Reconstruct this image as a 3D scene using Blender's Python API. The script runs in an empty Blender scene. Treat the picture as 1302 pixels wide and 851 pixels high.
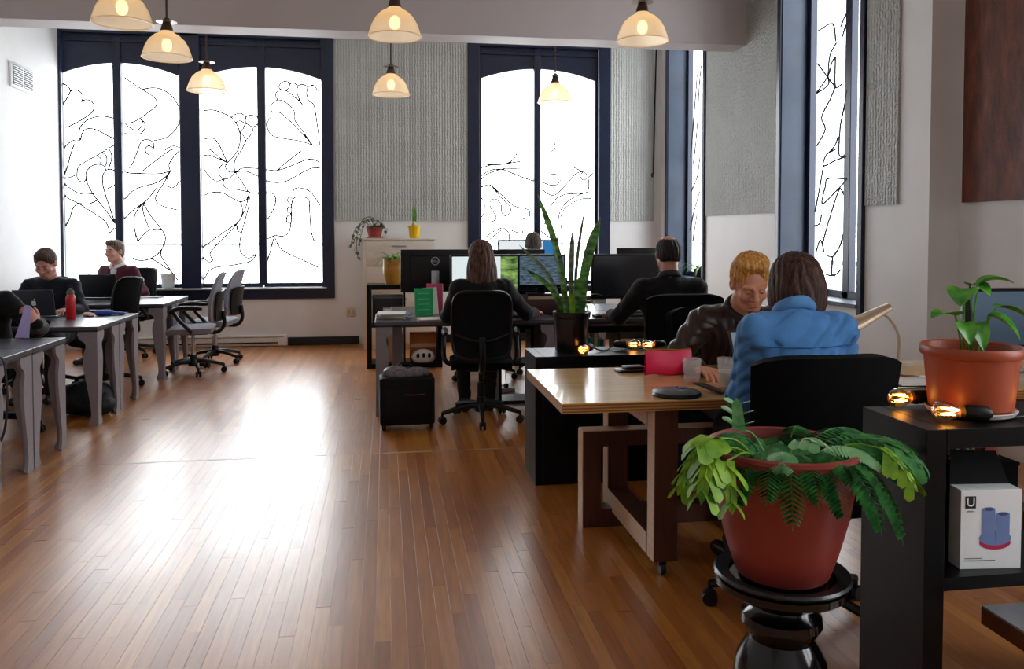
import bpy, bmesh, math, random
import numpy as np
from mathutils import Vector, Matrix, Euler

random.seed(7)
RNG = np.random.RandomState(11)
SC = bpy.context.scene
COL = SC.collection
PI = math.pi
R = math.radians

# ------------------------------------------------------------------ camera
CAM_H, YAW, PITCH = 1.45, R(8.72), R(2.0)
cam_data = bpy.data.cameras.new('camera')
cam_data.sensor_width = 36.0
cam_data.lens = 1050.0 / 1302.0 * 36.0
cam_data.shift_y = -(425.5 - 332.0) / 1302.0
cam_data.clip_start = 0.05
cam_data.clip_end = 200
cam = bpy.data.objects.new('camera', cam_data)
COL.objects.link(cam)
cam.location = (0, 0, CAM_H)
cam.rotation_euler = (PI / 2 - PITCH, 0, -YAW)
SC.camera = cam

# ------------------------------------------------------------------ sky, daylight, exposure
SC.view_settings.view_transform = 'Standard'
SC.view_settings.look = 'None'
SC.view_settings.gamma = 1.0
SC.view_settings.exposure = 0.0
SC.view_settings.use_curve_mapping = False
SC.cycles.max_bounces = 10
SC.cycles.diffuse_bounces = 5
SC.cycles.glossy_bounces = 4
SC.cycles.transparent_max_bounces = 12
SC.cycles.sample_clamp_indirect = 8.0
SC.cycles.caustics_reflective = False
SC.cycles.caustics_refractive = False

world = bpy.data.worlds.new('overcast_sky')
SC.world = world
world.use_nodes = True
bg = world.node_tree.nodes['Background']
bg.inputs['Color'].default_value = (0.93, 0.97, 1.0, 1)
bg.inputs['Strength'].default_value = 8.3


def portal(name, loc, rot, sx, sy):
    """a sampling portal in a window opening: it gives off no light of its own"""
    d = bpy.data.lights.new(name, 'AREA')
    d.shape = 'RECTANGLE'
    d.size, d.size_y = sx, sy
    d.cycles.is_portal = True
    o = bpy.data.objects.new(name, d)
    COL.objects.link(o)
    o.location = loc
    o.rotation_euler = rot
    return o


portal('window_daylight', (-2.28, 11.12, 2.2), (-PI / 2, 0, 0), 3.4, 3.1)
portal('window_daylight', (2.04, 11.12, 2.2), (-PI / 2, 0, 0), 1.9, 3.1)
portal('window_daylight', (4.12, 9.95, 2.4), (0, PI / 2, 0), 3.2, 1.4)
portal('window_daylight', (4.12, 6.72, 2.4), (0, PI / 2, 0), 3.2, 1.5)

portal('window_daylight', (4.36, 0.5, 2.4), (0, PI / 2, 0), 3.2, 2.2)

# ------------------------------------------------------------------ materials


def lin(h):
    h = h.lstrip('#')
    out = []
    for i in (0, 2, 4):
        c = int(h[i:i + 2], 16) / 255.0
        out.append(c / 12.92 if c <= 0.04045 else ((c + 0.055) / 1.055) ** 2.4)
    return (out[0], out[1], out[2], 1.0)


MATS = {}


def mat(name, col, rough=0.5, metal=0.0, vary=0.06, scale=30.0, bump=0.0, bscale=60.0, coat=0.0, spec=0.5,
        stretch=(1, 1, 1), coords='Object', emit=None, estr=0.0, sheen=0.0, trans=0.0):
    if name in MATS:
        return MATS[name]
    m = bpy.data.materials.new(name)
    m.use_nodes = True
    nt = m.node_tree
    b = nt.nodes['Principled BSDF']
    c = lin(col) if isinstance(col, str) else col
    b.inputs['Roughness'].default_value = rough
    b.inputs['Metallic'].default_value = metal
    b.inputs['Coat Weight'].default_value = coat
    b.inputs['Specular IOR Level'].default_value = spec
    b.inputs['Sheen Weight'].default_value = sheen
    b.inputs['Transmission Weight'].default_value = trans
    tc = nt.nodes.new('ShaderNodeTexCoord')
    mp = nt.nodes.new('ShaderNodeMapping')
    mp.inputs['Scale'].default_value = stretch
    nt.links.new(tc.outputs[coords], mp.inputs['Vector'])
    nz = nt.nodes.new('ShaderNodeTexNoise')
    nz.inputs['Scale'].default_value = scale
    nz.inputs['Detail'].default_value = 4
    nt.links.new(mp.outputs[0], nz.inputs['Vector'])
    cr = nt.nodes.new('ShaderNodeValToRGB')
    lo = tuple(max(0, x * (1 - vary)) for x in c[:3]) + (1,)
    hi = tuple(min(1, x * (1 + vary)) for x in c[:3]) + (1,)
    cr.color_ramp.elements[0].color = lo
    cr.color_ramp.elements[0].position = 0.3
    cr.color_ramp.elements[1].color = hi
    cr.color_ramp.elements[1].position = 0.7
    nt.links.new(nz.outputs['Fac'], cr.inputs['Fac'])
    nt.links.new(cr.outputs['Color'], b.inputs['Base Color'])
    if bump > 0:
        n2 = nt.nodes.new('ShaderNodeTexNoise')
        n2.inputs['Scale'].default_value = bscale
        n2.inputs['Detail'].default_value = 5
        nt.links.new(mp.outputs[0], n2.inputs['Vector'])
        bp = nt.nodes.new('ShaderNodeBump')
        bp.inputs['Strength'].default_value = bump
        bp.inputs['Distance'].default_value = 0.01
        nt.links.new(n2.outputs['Fac'], bp.inputs['Height'])
        nt.links.new(bp.outputs[0], b.inputs['Normal'])
    if emit is not None:
        b.inputs['Emission Color'].default_value = lin(emit)
        b.inputs['Emission Strength'].default_value = estr
    MATS[name] = m
    return m


def node(nt, kind, **kw):
    n = nt.nodes.new(kind)
    for k, v in kw.items():
        setattr(n, k, v)
    return n


def glass_pane(name, tint=(1, 1, 1, 1), gloss=0.08):
    if name in MATS:
        return MATS[name]
    m = bpy.data.materials.new(name)
    m.use_nodes = True
    nt = m.node_tree
    nt.nodes.clear()
    out = node(nt, 'ShaderNodeOutputMaterial')
    tr = node(nt, 'ShaderNodeBsdfTransparent')
    tr.inputs['Color'].default_value = tint
    gl = node(nt, 'ShaderNodeBsdfGlossy')
    gl.inputs['Roughness'].default_value = 0.02
    lw = node(nt, 'ShaderNodeLayerWeight')
    lw.inputs['Blend'].default_value = 0.25
    ml = node(nt, 'ShaderNodeMath', operation='MULTIPLY')
    ml.inputs[1].default_value = gloss * 4
    nt.links.new(lw.outputs['Facing'], ml.inputs[0])
    mx = node(nt, 'ShaderNodeMixShader')
    nt.links.new(ml.outputs[0], mx.inputs[0])
    nt.links.new(tr.outputs[0], mx.inputs[1])
    nt.links.new(gl.outputs[0], mx.inputs[2])
    nt.links.new(mx.outputs[0], out.inputs['Surface'])
    MATS[name] = m
    return m


# ------------------------------------------------------------------ mesh helpers


class MB:
    """collects shapes and links them as one mesh object"""

    def __init__(self):
        self.v, self.f, self.n = [], [], 0

    def add(self, vs, fs):
        self.v.extend([tuple(p) for p in vs])
        self.f.extend([tuple(i + self.n for i in f) for f in fs])
        self.n = len(self.v)
        return self

    def bm(self, b):
        b.verts.index_update()
        self.add([v.co for v in b.verts], [[v.index for v in f.verts] for f in b.faces])
        b.free()
        return self

    def box(self, c, s, rot=None, r=0.0, seg=2):
        b = bmesh.new()
        bmesh.ops.create_cube(b, size=1.0)
        bmesh.ops.scale(b, vec=s, verts=b.verts)
        if r > 0:
            bmesh.ops.bevel(b, geom=list(b.edges), offset=min(r, min(s) * 0.49), segments=seg, profile=0.5, affect='EDGES')
        if rot is not None:
            bmesh.ops.rotate(b, cent=(0, 0, 0), matrix=Euler(rot).to_matrix(), verts=b.verts)
        bmesh.ops.translate(b, vec=c, verts=b.verts)
        return self.bm(b)

    def lathe(self, prof, n=24, c=(0, 0, 0), m=None, cap=True):
        """prof: list of (r, z)"""
        vs, fs = [], []
        for (r, z) in prof:
            for i in range(n):
                a = 2 * PI * i / n
                p = Vector((r * math.cos(a), r * math.sin(a), z))
                if m is not None:
                    p = m @ p
                vs.append((p.x + c[0], p.y + c[1], p.z + c[2]))
        k = len(prof)
        for j in range(k - 1):
            for i in range(n):
                i2 = (i + 1) % n
                fs.append((j * n + i, j * n + i2, (j + 1) * n + i2, (j + 1) * n + i))
        if cap:
            if prof[0][0] > 1e-5:
                fs.append(tuple(range(n - 1, -1, -1)))
            if prof[-1][0] > 1e-5:
                fs.append(tuple((k - 1) * n + i for i in range(n)))
        return self.add(vs, fs)

    def tube(self, pts, r, n=8, cap=True, r1=None):
        pts = [Vector(p) for p in pts]
        q = []
        for p in pts:
            if not q or (p - q[-1]).length > 1e-6:
                q.append(p)
        pts = q
        k = len(pts)
        if k < 2:
            return self
        rr = r if isinstance(r, (list, tuple)) else [r + ((r1 if r1 is not None else r) - r) * i / (k - 1) for i in range(k)]
        t0 = (pts[1] - pts[0]).normalized()
        u = t0.orthogonal().normalized()
        vs, fs = [], []
        for i in range(k):
            if i == 0:
                t = t0
            elif i == k - 1:
                t = (pts[i] - pts[i - 1]).normalized()
            else:
                t = ((pts[i] - pts[i - 1]).normalized() + (pts[i + 1] - pts[i]).normalized())
                t = t.normalized() if t.length > 1e-6 else (pts[i] - pts[i - 1]).normalized()
            u = (u - t * u.dot(t))
            u = u.normalized() if u.length > 1e-6 else t.orthogonal().normalized()
            w = t.cross(u)
            for j in range(n):
                a = 2 * PI * j / n
                p = pts[i] + (u * math.cos(a) + w * math.sin(a)) * rr[i]
                vs.append(p)
        for i in range(k - 1):
            for j in range(n):
                j2 = (j + 1) % n
                fs.append((i * n + j, i * n + j2, (i + 1) * n + j2, (i + 1) * n + j))
        if cap:
            fs.append(tuple(range(n - 1, -1, -1)))
            fs.append(tuple((k - 1) * n + j for j in range(n)))
        return self.add(vs, fs)

    def prism(self, pts, fn, d0, d1):
        """2-D outline pts extruded between d0 and d1; fn(u, v, d) -> 3-D point"""
        k = len(pts)
        vs = [fn(u, v, d0) for u, v in pts] + [fn(u, v, d1) for u, v in pts]
        fs = [tuple(range(k - 1, -1, -1)), tuple(range(k, 2 * k))]
        for i in range(k):
            j = (i + 1) % k
            fs.append((i, j, k + j, k + i))
        return self.add(vs, fs)

    def sphere(self, c, r, n=16, m=10, rot=None):
        rx, ry, rz = r if isinstance(r, (tuple, list)) else (r, r, r)
        vs, fs = [], []
        M = Euler(rot).to_matrix() if rot is not None else None
        for j in range(1, m):
            ph = PI * j / m
            for i in range(n):
                a = 2 * PI * i / n
                p = Vector((rx * math.sin(ph) * math.cos(a), ry * math.sin(ph) * math.sin(a), rz * math.cos(ph)))
                if M:
                    p = M @ p
                vs.append((p.x + c[0], p.y + c[1], p.z + c[2]))
        for s in (1, -1):
            p = Vector((0, 0, rz * s))
            if M:
                p = M @ p
            vs.append((p.x + c[0], p.y + c[1], p.z + c[2]))
        t, b = len(vs) - 2, len(vs) - 1
        for j in range(m - 2):
            for i in range(n):
                i2 = (i + 1) % n
                fs.append((j * n + i, (j + 1) * n + i, (j + 1) * n + i2, j * n + i2))
        for i in range(n):
            i2 = (i + 1) % n
            fs.append((t, i, i2))
            fs.append((b, (m - 2) * n + i2, (m - 2) * n + i))
        return self.add(vs, fs)

    def grid(self, fn, nu, nv, thick=0.0, close=False):
        """fn(u, v) -> point; optional thickness along the normal"""
        P = [[Vector(fn(i / nu, j / nv)) for j in range(nv + 1)] for i in range(nu + 1)]
        vs = [p for row in P for p in row]
        w = nv + 1
        fs = [(i * w + j, (i + 1) * w + j, (i + 1) * w + j + 1, i * w + j + 1) for i in range(nu) for j in range(nv)]
        if thick > 0:
            N = []
            for i in range(nu + 1):
                for j in range(nv + 1):
                    a = P[min(i + 1, nu)][j] - P[max(i - 1, 0)][j]
                    b = P[i][min(j + 1, nv)] - P[i][max(j - 1, 0)]
                    k = a.cross(b)
                    N.append(k.normalized() if k.length > 1e-9 else Vector((0, 0, 1)))
            n0 = len(vs)
            vs2 = [p - q * thick for p, q in zip(vs, N)]
            fs2 = [tuple(n0 + x for x in reversed(f)) for f in fs]
            rim = [i * w for i in range(nu + 1)] + [nu * w + j for j in range(1, nv + 1)] + \
                  [i * w + nv for i in range(nu - 1, -1, -1)] + [j for j in range(nv - 1, 0, -1)]
            side = [(rim[(k + 1) % len(rim)], rim[k], n0 + rim[k], n0 + rim[(k + 1) % len(rim)]) for k in range(len(rim))]
            vs, fs = vs + vs2, fs + fs2 + side
        return self.add(vs, fs)

    def build(self, name, m, parent=None, smooth=True, angle=40, loc=None):
        me = bpy.data.meshes.new(name)
        me.from_pydata(self.v, [], self.f)
        me.update()
        if m is not None:
            me.materials.append(m)
        if smooth:
            me.polygons.foreach_set('use_smooth', [True] * len(me.polygons))
            me.set_sharp_from_angle(angle=R(angle))
        o = bpy.data.objects.new(name, me)
        COL.objects.link(o)
        if parent is not None:
            o.parent = parent
        if loc is not None:
            o.location = loc
        return o


def tag(o, label=None, cat=None, group=None, kind=None):
    if label:
        o['label'] = label
    if cat:
        o['category'] = cat
    if group:
        o['group'] = group
    if kind:
        o['kind'] = kind
    return o


def thing(name, label, cat, loc=(0, 0, 0), rz=0.0, group=None):
    o = bpy.data.objects.new(name, None)
    o.empty_display_size = 0.1
    COL.objects.link(o)
    o.location = loc
    o.rotation_euler = (0, 0, rz)
    return tag(o, label, cat, group)


def copy_tree(o, parent=None):
    c = o.copy()
    COL.objects.link(c)
    c.parent = parent
    for ch in [x for x in bpy.data.objects if x.parent == o]:
        copy_tree(ch, c)
    return c


def place(o, loc, rz, label, group=None):
    o.location = loc
    o.rotation_euler = (0, 0, rz)
    o['label'] = label
    if group:
        o['group'] = group
    return o


def spline(pts, k=5):
    """Catmull-Rom through the points"""
    P = [Vector(p) for p in pts]
    if len(P) < 3:
        return P
    out = []
    E = [P[0] * 2 - P[1]] + P + [P[-1] * 2 - P[-2]]
    for i in range(1, len(E) - 2):
        a, b, c, d = E[i - 1], E[i], E[i + 1], E[i + 2]
        for j in range(k):
            t = j / k
            out.append(0.5 * ((2 * b) + (c - a) * t + (2 * a - 5 * b + 4 * c - d) * t * t + (3 * b - a - 3 * c + d) * t ** 3))
    out.append(P[-1])
    return out


def text_mesh(name, s, size, m, parent, loc, rot, depth=0.0006, align='CENTER'):
    cu = bpy.data.curves.new(name, 'FONT')
    cu.body = s
    cu.size = size
    cu.align_x = align
    cu.align_y = 'CENTER'
    cu.extrude = depth
    t = bpy.data.objects.new(name + '_source', cu)
    COL.objects.link(t)
    dg = bpy.context.evaluated_depsgraph_get()
    me = bpy.data.meshes.new_from_object(t.evaluated_get(dg))
    bpy.data.objects.remove(t)
    me.materials.clear()
    me.materials.append(m)
    o = bpy.data.objects.new(name, me)
    COL.objects.link(o)
    o.parent = parent
    o.location = loc
    o.rotation_euler = rot
    return o
# ------------------------------------------------------------------ wire scroll paths (metres on each window plane)
TR1='-3.929,3.279 -3.875,3.263 -3.833,3.224 -3.819,3.187;-3.819,3.187 -3.87,3.082 -3.931,2.973;-3.819,3.187 -3.757,3.201 -3.698,3.174 -3.673,3.114 -3.698,3.054;-3.698,3.054 -3.648,3.084 -3.58,3.068 -3.546,3.008 -3.573,2.935 -3.66,2.861 -3.747,2.804 -3.85,2.748;-3.713,2.583 -3.732,2.65 -3.714,2.742 -3.644,2.825 -3.54,2.872 -3.437,2.884 -3.313,2.862;-3.713,2.583 -3.689,2.678 -3.637,2.725 -3.56,2.726 -3.474,2.691 -3.389,2.642 -3.32,2.606 -3.309,2.557;-3.713,2.583 -3.785,2.586 -3.862,2.539 -3.915,2.466;-3.785,2.54 -3.83,2.413 -3.885,2.212 -3.929,2.112;-3.309,2.548 -3.391,2.488 -3.539,2.395 -3.687,2.305 -3.748,2.25 -3.762,2.133 -3.733,2.086 -3.691,2.072 -3.659,2.105;-3.391,2.488 -3.358,2.428 -3.359,2.346 -3.395,2.236;-3.478,2.445 -3.419,2.4 -3.411,2.327 -3.429,2.272;-3.539,2.395 -3.488,2.372 -3.48,2.326 -3.498,2.299;-3.422,2.222 -3.37,2.232 -3.318,2.214;-3.422,2.222 -3.447,2.273 -3.498,2.291 -3.558,2.284 -3.602,2.258 -3.651,2.198 -3.656,2.115 -3.615,1.988 -3.523,1.842 -3.421,1.705 -3.333,1.558;-3.422,2.222 -3.462,2.154 -3.464,2.044 -3.435,1.916 -3.386,1.751 -3.333,1.577;-3.932,1.94 -3.865,1.867 -3.755,1.808 -3.645,1.732 -3.509,1.64 -3.432,1.567 -3.404,1.494 -3.4,1.438 -3.338,1.503;-3.755,1.808 -3.816,1.749 -3.862,1.603 -3.95,1.448;-3.755,1.808 -3.644,1.801 -3.575,1.823 -3.523,1.851;-3.938,2.113 -3.897,2.04 -3.812,1.968 -3.711,1.923 -3.59,1.924;-3.938,2.113 -3.861,2.122 -3.784,2.151;-3.434,1.98 -3.373,2.008 -3.326,2.036'
TR2='-3.191,3.372 -3.084,3.293 -2.981,3.228 -2.877,3.161 -2.816,3.099 -2.817,3.034 -2.862,2.987 -3.021,2.865 -3.109,2.817 -3.205,2.806;-2.981,3.228 -2.876,3.249 -2.771,3.241 -2.666,3.185 -2.588,3.095 -2.545,3.004 -2.532,2.93 -2.544,2.838 -2.602,2.726 -2.709,2.632 -2.859,2.592;-3.021,2.865 -2.987,2.829 -3.005,2.755 -3.067,2.721 -3.127,2.744 -3.187,2.797;-3.021,2.865 -2.964,2.82 -2.962,2.738 -3.015,2.678 -3.111,2.671 -3.201,2.678;-3.152,2.239 -3.099,2.331 -3.044,2.479 -3.008,2.571 -2.955,2.605 -2.885,2.592 -2.854,2.546 -2.86,2.491;-2.869,2.5 -2.912,2.532 -2.953,2.499 -2.949,2.444 -2.905,2.411;-2.551,2.514 -2.622,2.532 -2.693,2.503 -2.729,2.474;-2.552,2.496 -2.631,2.489 -2.694,2.457 -2.836,2.344 -2.996,2.213;-2.552,2.477 -2.624,2.393 -2.678,2.3 -2.665,2.217;-3.205,2.201 -3.118,2.184 -3.049,2.185 -2.891,2.181 -2.768,2.188 -2.665,2.217;-2.662,2.218 -2.733,2.134 -2.84,2.068 -2.999,2.02 -3.104,1.974 -3.21,1.862;-2.662,2.218 -2.743,2.069 -2.824,1.939 -2.843,1.855 -2.774,1.782 -2.58,1.727;-2.698,2.125 -2.696,2.042 -2.656,2.005 -2.602,2.033 -2.557,2.098;-2.823,2.013 -2.94,1.864 -3.055,1.771 -3.143,1.697 -3.218,1.614;-2.94,1.864 -3.037,1.762 -3.095,1.66 -3.102,1.512 -3.065,1.337;-2.966,1.836 -2.999,1.753 -2.978,1.642 -2.919,1.475;-2.976,1.79 -2.916,1.67 -2.812,1.531 -2.743,1.42 -2.741,1.327 -2.791,1.197 -2.765,1.103 -2.592,0.841;-3.061,1.337 -2.954,1.457 -2.848,1.49 -2.787,1.485;-3.134,1.133 -3.047,1.096 -2.924,1.114 -2.817,1.187 -2.79,1.234;-2.906,1.119 -2.819,1.067 -2.696,0.973'
TR3='-2.252,2.983 -2.135,2.991 -2.01,2.951 -1.903,2.888 -1.836,2.777 -1.812,2.647 -1.835,2.516 -1.89,2.422 -1.973,2.331 -1.997,2.271 -1.956,2.215 -1.88,2.216;-1.917,2.906 -1.866,2.945 -1.794,2.956 -1.744,2.901 -1.747,2.835 -1.813,2.862 -1.868,2.842;-1.744,2.914 -1.677,2.939 -1.595,2.904 -1.587,2.848 -1.651,2.79 -1.75,2.835;-1.75,2.835 -1.778,2.76 -1.818,2.712;-1.651,2.79 -1.67,2.715 -1.743,2.62 -1.77,2.667 -1.818,2.712;-1.743,2.62 -1.799,2.498 -1.873,2.384 -1.892,2.291 -1.88,2.216;-2.256,2.621 -2.157,2.641 -2.078,2.568 -1.973,2.331;-2.258,2.5 -2.177,2.492 -2.071,2.4 -1.973,2.331;-2.259,2.416 -2.196,2.425 -2.089,2.382 -1.973,2.331;-1.973,2.318 -2.045,2.298 -2.082,2.214 -2.056,2.149 -2.011,2.125 -1.948,2.14 -1.88,2.212;-2.261,2.25 -2.199,2.158 -2.11,2.097 -2.011,2.126;-2.011,2.126 -2.03,2.075 -1.994,2.01 -1.859,1.992 -1.723,1.965;-1.88,2.213 -1.804,2.096 -1.723,1.965;-1.88,2.213 -1.784,2.265 -1.602,2.263;-1.88,2.213 -1.766,2.228 -1.675,2.201 -1.603,2.164;-2.265,1.915 -2.166,1.953 -2.04,1.95 -1.915,1.88 -1.824,1.839 -1.752,1.862 -1.715,1.928;-1.824,1.839 -1.798,1.758 -1.808,1.664 -1.864,1.57 -2.046,1.438 -2.219,1.307 -2.291,1.251;-1.715,1.937 -1.753,1.777 -1.818,1.626 -1.919,1.495 -2.083,1.326 -2.193,1.194 -2.185,1.129 -2.158,1.1;-1.706,1.9 -1.726,1.758 -1.792,1.513 -1.834,1.325 -1.823,1.193 -1.732,1.117 -1.631,1.173;-1.864,1.542 -1.861,1.476 -1.811,1.438;-2.292,1.139 -2.212,1.072 -2.158,1.1;-1.632,1.164 -1.705,1.079 -1.906,1.033 -2.178,0.988 -2.278,0.848;-1.723,1.965 -1.678,1.951 -1.605,1.947'
TR4='-1.332,3.303 -1.299,3.36 -1.225,3.372 -1.198,3.326 -1.226,3.274 -1.3,3.267 -1.336,3.303;-1.207,3.335 -1.152,3.359 -1.101,3.319 -1.107,3.243 -1.062,3.113 -1.022,3.07;-1.101,3.319 -1.051,3.343 -0.977,3.313 -0.987,3.228 -0.96,3.128;-0.972,3.313 -0.903,3.333 -0.839,3.26;-1.347,3.138 -1.373,3.208 -1.318,3.266 -1.227,3.25 -1.135,3.177 -1.044,3.094;-1.421,2.977 -1.433,3.057 -1.356,3.134 -1.264,3.117 -1.173,3.044 -1.141,2.992;-1.421,2.977 -1.339,2.984 -1.23,2.902 -1.065,2.736 -0.919,2.572;-1.141,2.992 -1.138,2.885 -1.047,2.755 -0.919,2.572;-1.44,2.916 -1.483,2.822 -1.433,2.691 -1.269,2.647 -1.085,2.622 -0.919,2.572;-0.96,3.128 -0.896,3.079 -0.861,2.862 -0.822,2.55;-1.489,2.248 -1.364,2.24 -1.235,2.28 -1.087,2.348 -0.939,2.391 -0.824,2.351;-1.364,2.24 -1.235,2.355 -1.058,2.499;-1.49,2.108 -1.384,2.085 -1.237,2.111 -1.051,2.217 -0.94,2.271 -0.824,2.28;-1.486,1.958 -1.413,1.939 -1.383,1.864 -1.415,1.741 -1.49,1.608;-1.4,1.41 -1.299,1.4 -1.225,1.448 -1.196,1.571 -1.189,1.685 -1.181,1.837 -1.147,1.894 -1.054,1.908 -0.971,1.866 -0.963,1.743 -0.946,1.476 -0.91,1.333;-1.165,1.903 -1.155,1.998 -1.072,2.018 -0.942,1.962 -0.828,1.791;-1.165,1.875 -1.211,1.903 -1.239,1.855 -1.185,1.784 -1.231,1.77 -1.241,1.713 -1.189,1.685 -1.241,1.656 -1.251,1.59 -1.205,1.561;-1.498,1.362 -1.4,1.41;-1.409,1.391 -1.505,1.04;-1.4,1.381 -1.337,1.248 -1.209,1.162 -1.043,1.085 -0.848,0.988'
TR5='1.261,2.361 1.412,2.348 1.56,2.358 1.687,2.412 1.751,2.524;1.26,2.302 1.391,2.342 1.56,2.358 1.793,2.399;1.26,2.142 1.328,2.216 1.454,2.263 1.581,2.298 1.793,2.294;1.26,2.194 1.37,2.268 1.517,2.291 1.666,2.244 1.836,2.179 1.964,2.138;1.264,2.049 1.348,2.08 1.412,2.06 1.56,1.925 1.708,1.8 1.901,1.749 1.901,1.633 1.815,1.633 1.794,1.527 1.819,1.432 1.666,1.475;1.412,2.05 1.538,1.904 1.645,1.8 1.655,1.716 1.581,1.67 1.538,1.716 1.528,1.82 1.454,1.893 1.386,1.862 1.39,1.778 1.464,1.653 1.411,1.59 1.264,1.579;1.316,1.38 1.432,1.464 1.56,1.506 1.634,1.432 1.64,1.317;1.369,1.349 1.538,1.485;1.254,1.923 1.306,1.84 1.295,1.694 1.253,1.642;2.082,2.129 2.179,2.088 2.287,2.089 2.341,2.153;2.083,2.034 2.158,1.971 2.244,1.947 2.331,2.004 2.46,2.143 2.547,2.239 2.645,2.266 2.717,2.199 2.718,2.007 2.591,1.975 2.417,1.963 2.288,1.909 2.212,1.813;2.718,1.997 2.548,1.932 2.418,1.846 2.331,1.719 2.306,1.549 2.3,1.294;2.777,1.908 2.635,1.9 2.483,1.836 2.375,1.74 2.342,1.613 2.364,1.4 2.354,1.188;2.645,2.266 2.612,2.208 2.656,2.156 2.717,2.188 2.787,2.252;2.503,2.334 2.634,2.272;2.2,2.53 2.265,2.584 2.243,2.689;2.083,1.528 2.126,1.57 2.137,1.655;2.072,2.224 2.179,2.225 2.287,2.236;2.073,1.464 2.202,1.369'
TRB='7.163,3.309 6.925,3.312 6.868,3.141;6.616,3.382 6.716,3.337 6.796,3.248;6.628,3.267 6.713,3.241 6.764,3.157;6.859,3.127 6.965,3.039 6.992,2.879 6.989,2.779 7.182,2.736;6.871,3.011 6.932,2.966 6.991,2.862 7.182,2.745;6.871,3.003 6.864,2.744 6.759,2.747;6.864,2.744 6.954,2.641 7.094,2.503 7.027,2.385 7.17,2.249;7.172,3.006 6.991,2.846 6.871,2.745;6.67,2.676 6.752,2.448 6.779,2.355 6.788,2.132 6.685,2.123;6.808,2.293 6.866,2.218 7.005,2.149;6.67,2.104 6.848,2.088 7.051,2.054 7.005,2.151 6.85,2.186;6.65,1.911 6.968,1.935 7.014,1.867 7.065,1.709 6.841,1.809 6.65,1.911;7.051,2.054 7.096,1.906 7.188,1.636;6.705,1.778 6.766,1.834 6.839,1.743 6.958,1.531 7.049,1.346;6.711,1.431 6.753,1.333 6.872,1.232 6.998,1.245;6.733,1.122 6.837,1.065 6.978,1.064;7.072,1.617 7.103,1.532 7.202,1.507;7.162,1.267 7.089,1.379 7.015,1.262;6.872,1.232 6.884,1.082 6.859,1.067'
TRA='10.035,3.561 10.103,3.277 10.134,2.93 10.203,2.585 10.275,2.342;10.173,3.465 10.233,3.122 10.304,2.775 10.375,2.423;10.057,2.394 10.146,2.154 10.336,1.987;10.048,1.972 10.233,1.731 10.376,1.48;10.136,1.693 10.274,1.336'
# ------------------------------------------------------------------ structure materials
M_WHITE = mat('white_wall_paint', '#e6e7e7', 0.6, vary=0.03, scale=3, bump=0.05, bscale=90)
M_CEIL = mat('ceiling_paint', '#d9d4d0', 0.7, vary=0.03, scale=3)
M_NAVY = mat('navy_window_paint', '#0d1a36', 0.32, vary=0.25, scale=9, bump=0.03)
M_NAVY_REVEAL = mat('blue_reveal_paint', '#2a394e', 0.45, vary=0.25, scale=3, bump=0.05, bscale=20)
M_BLACKPAINT = mat('black_base_paint', '#0a0a0c', 0.4)
M_GLASS = glass_pane('window_glass')
M_WIRE = mat('iron_wire', '#1b1c20', 0.5, metal=0.6)
M_WIRE_PALE = mat('slim_iron_wire', '#3a3d42', 0.5, metal=0.4)
M_SUB = mat('subfloor', '#2a160b', 0.7)


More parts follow.
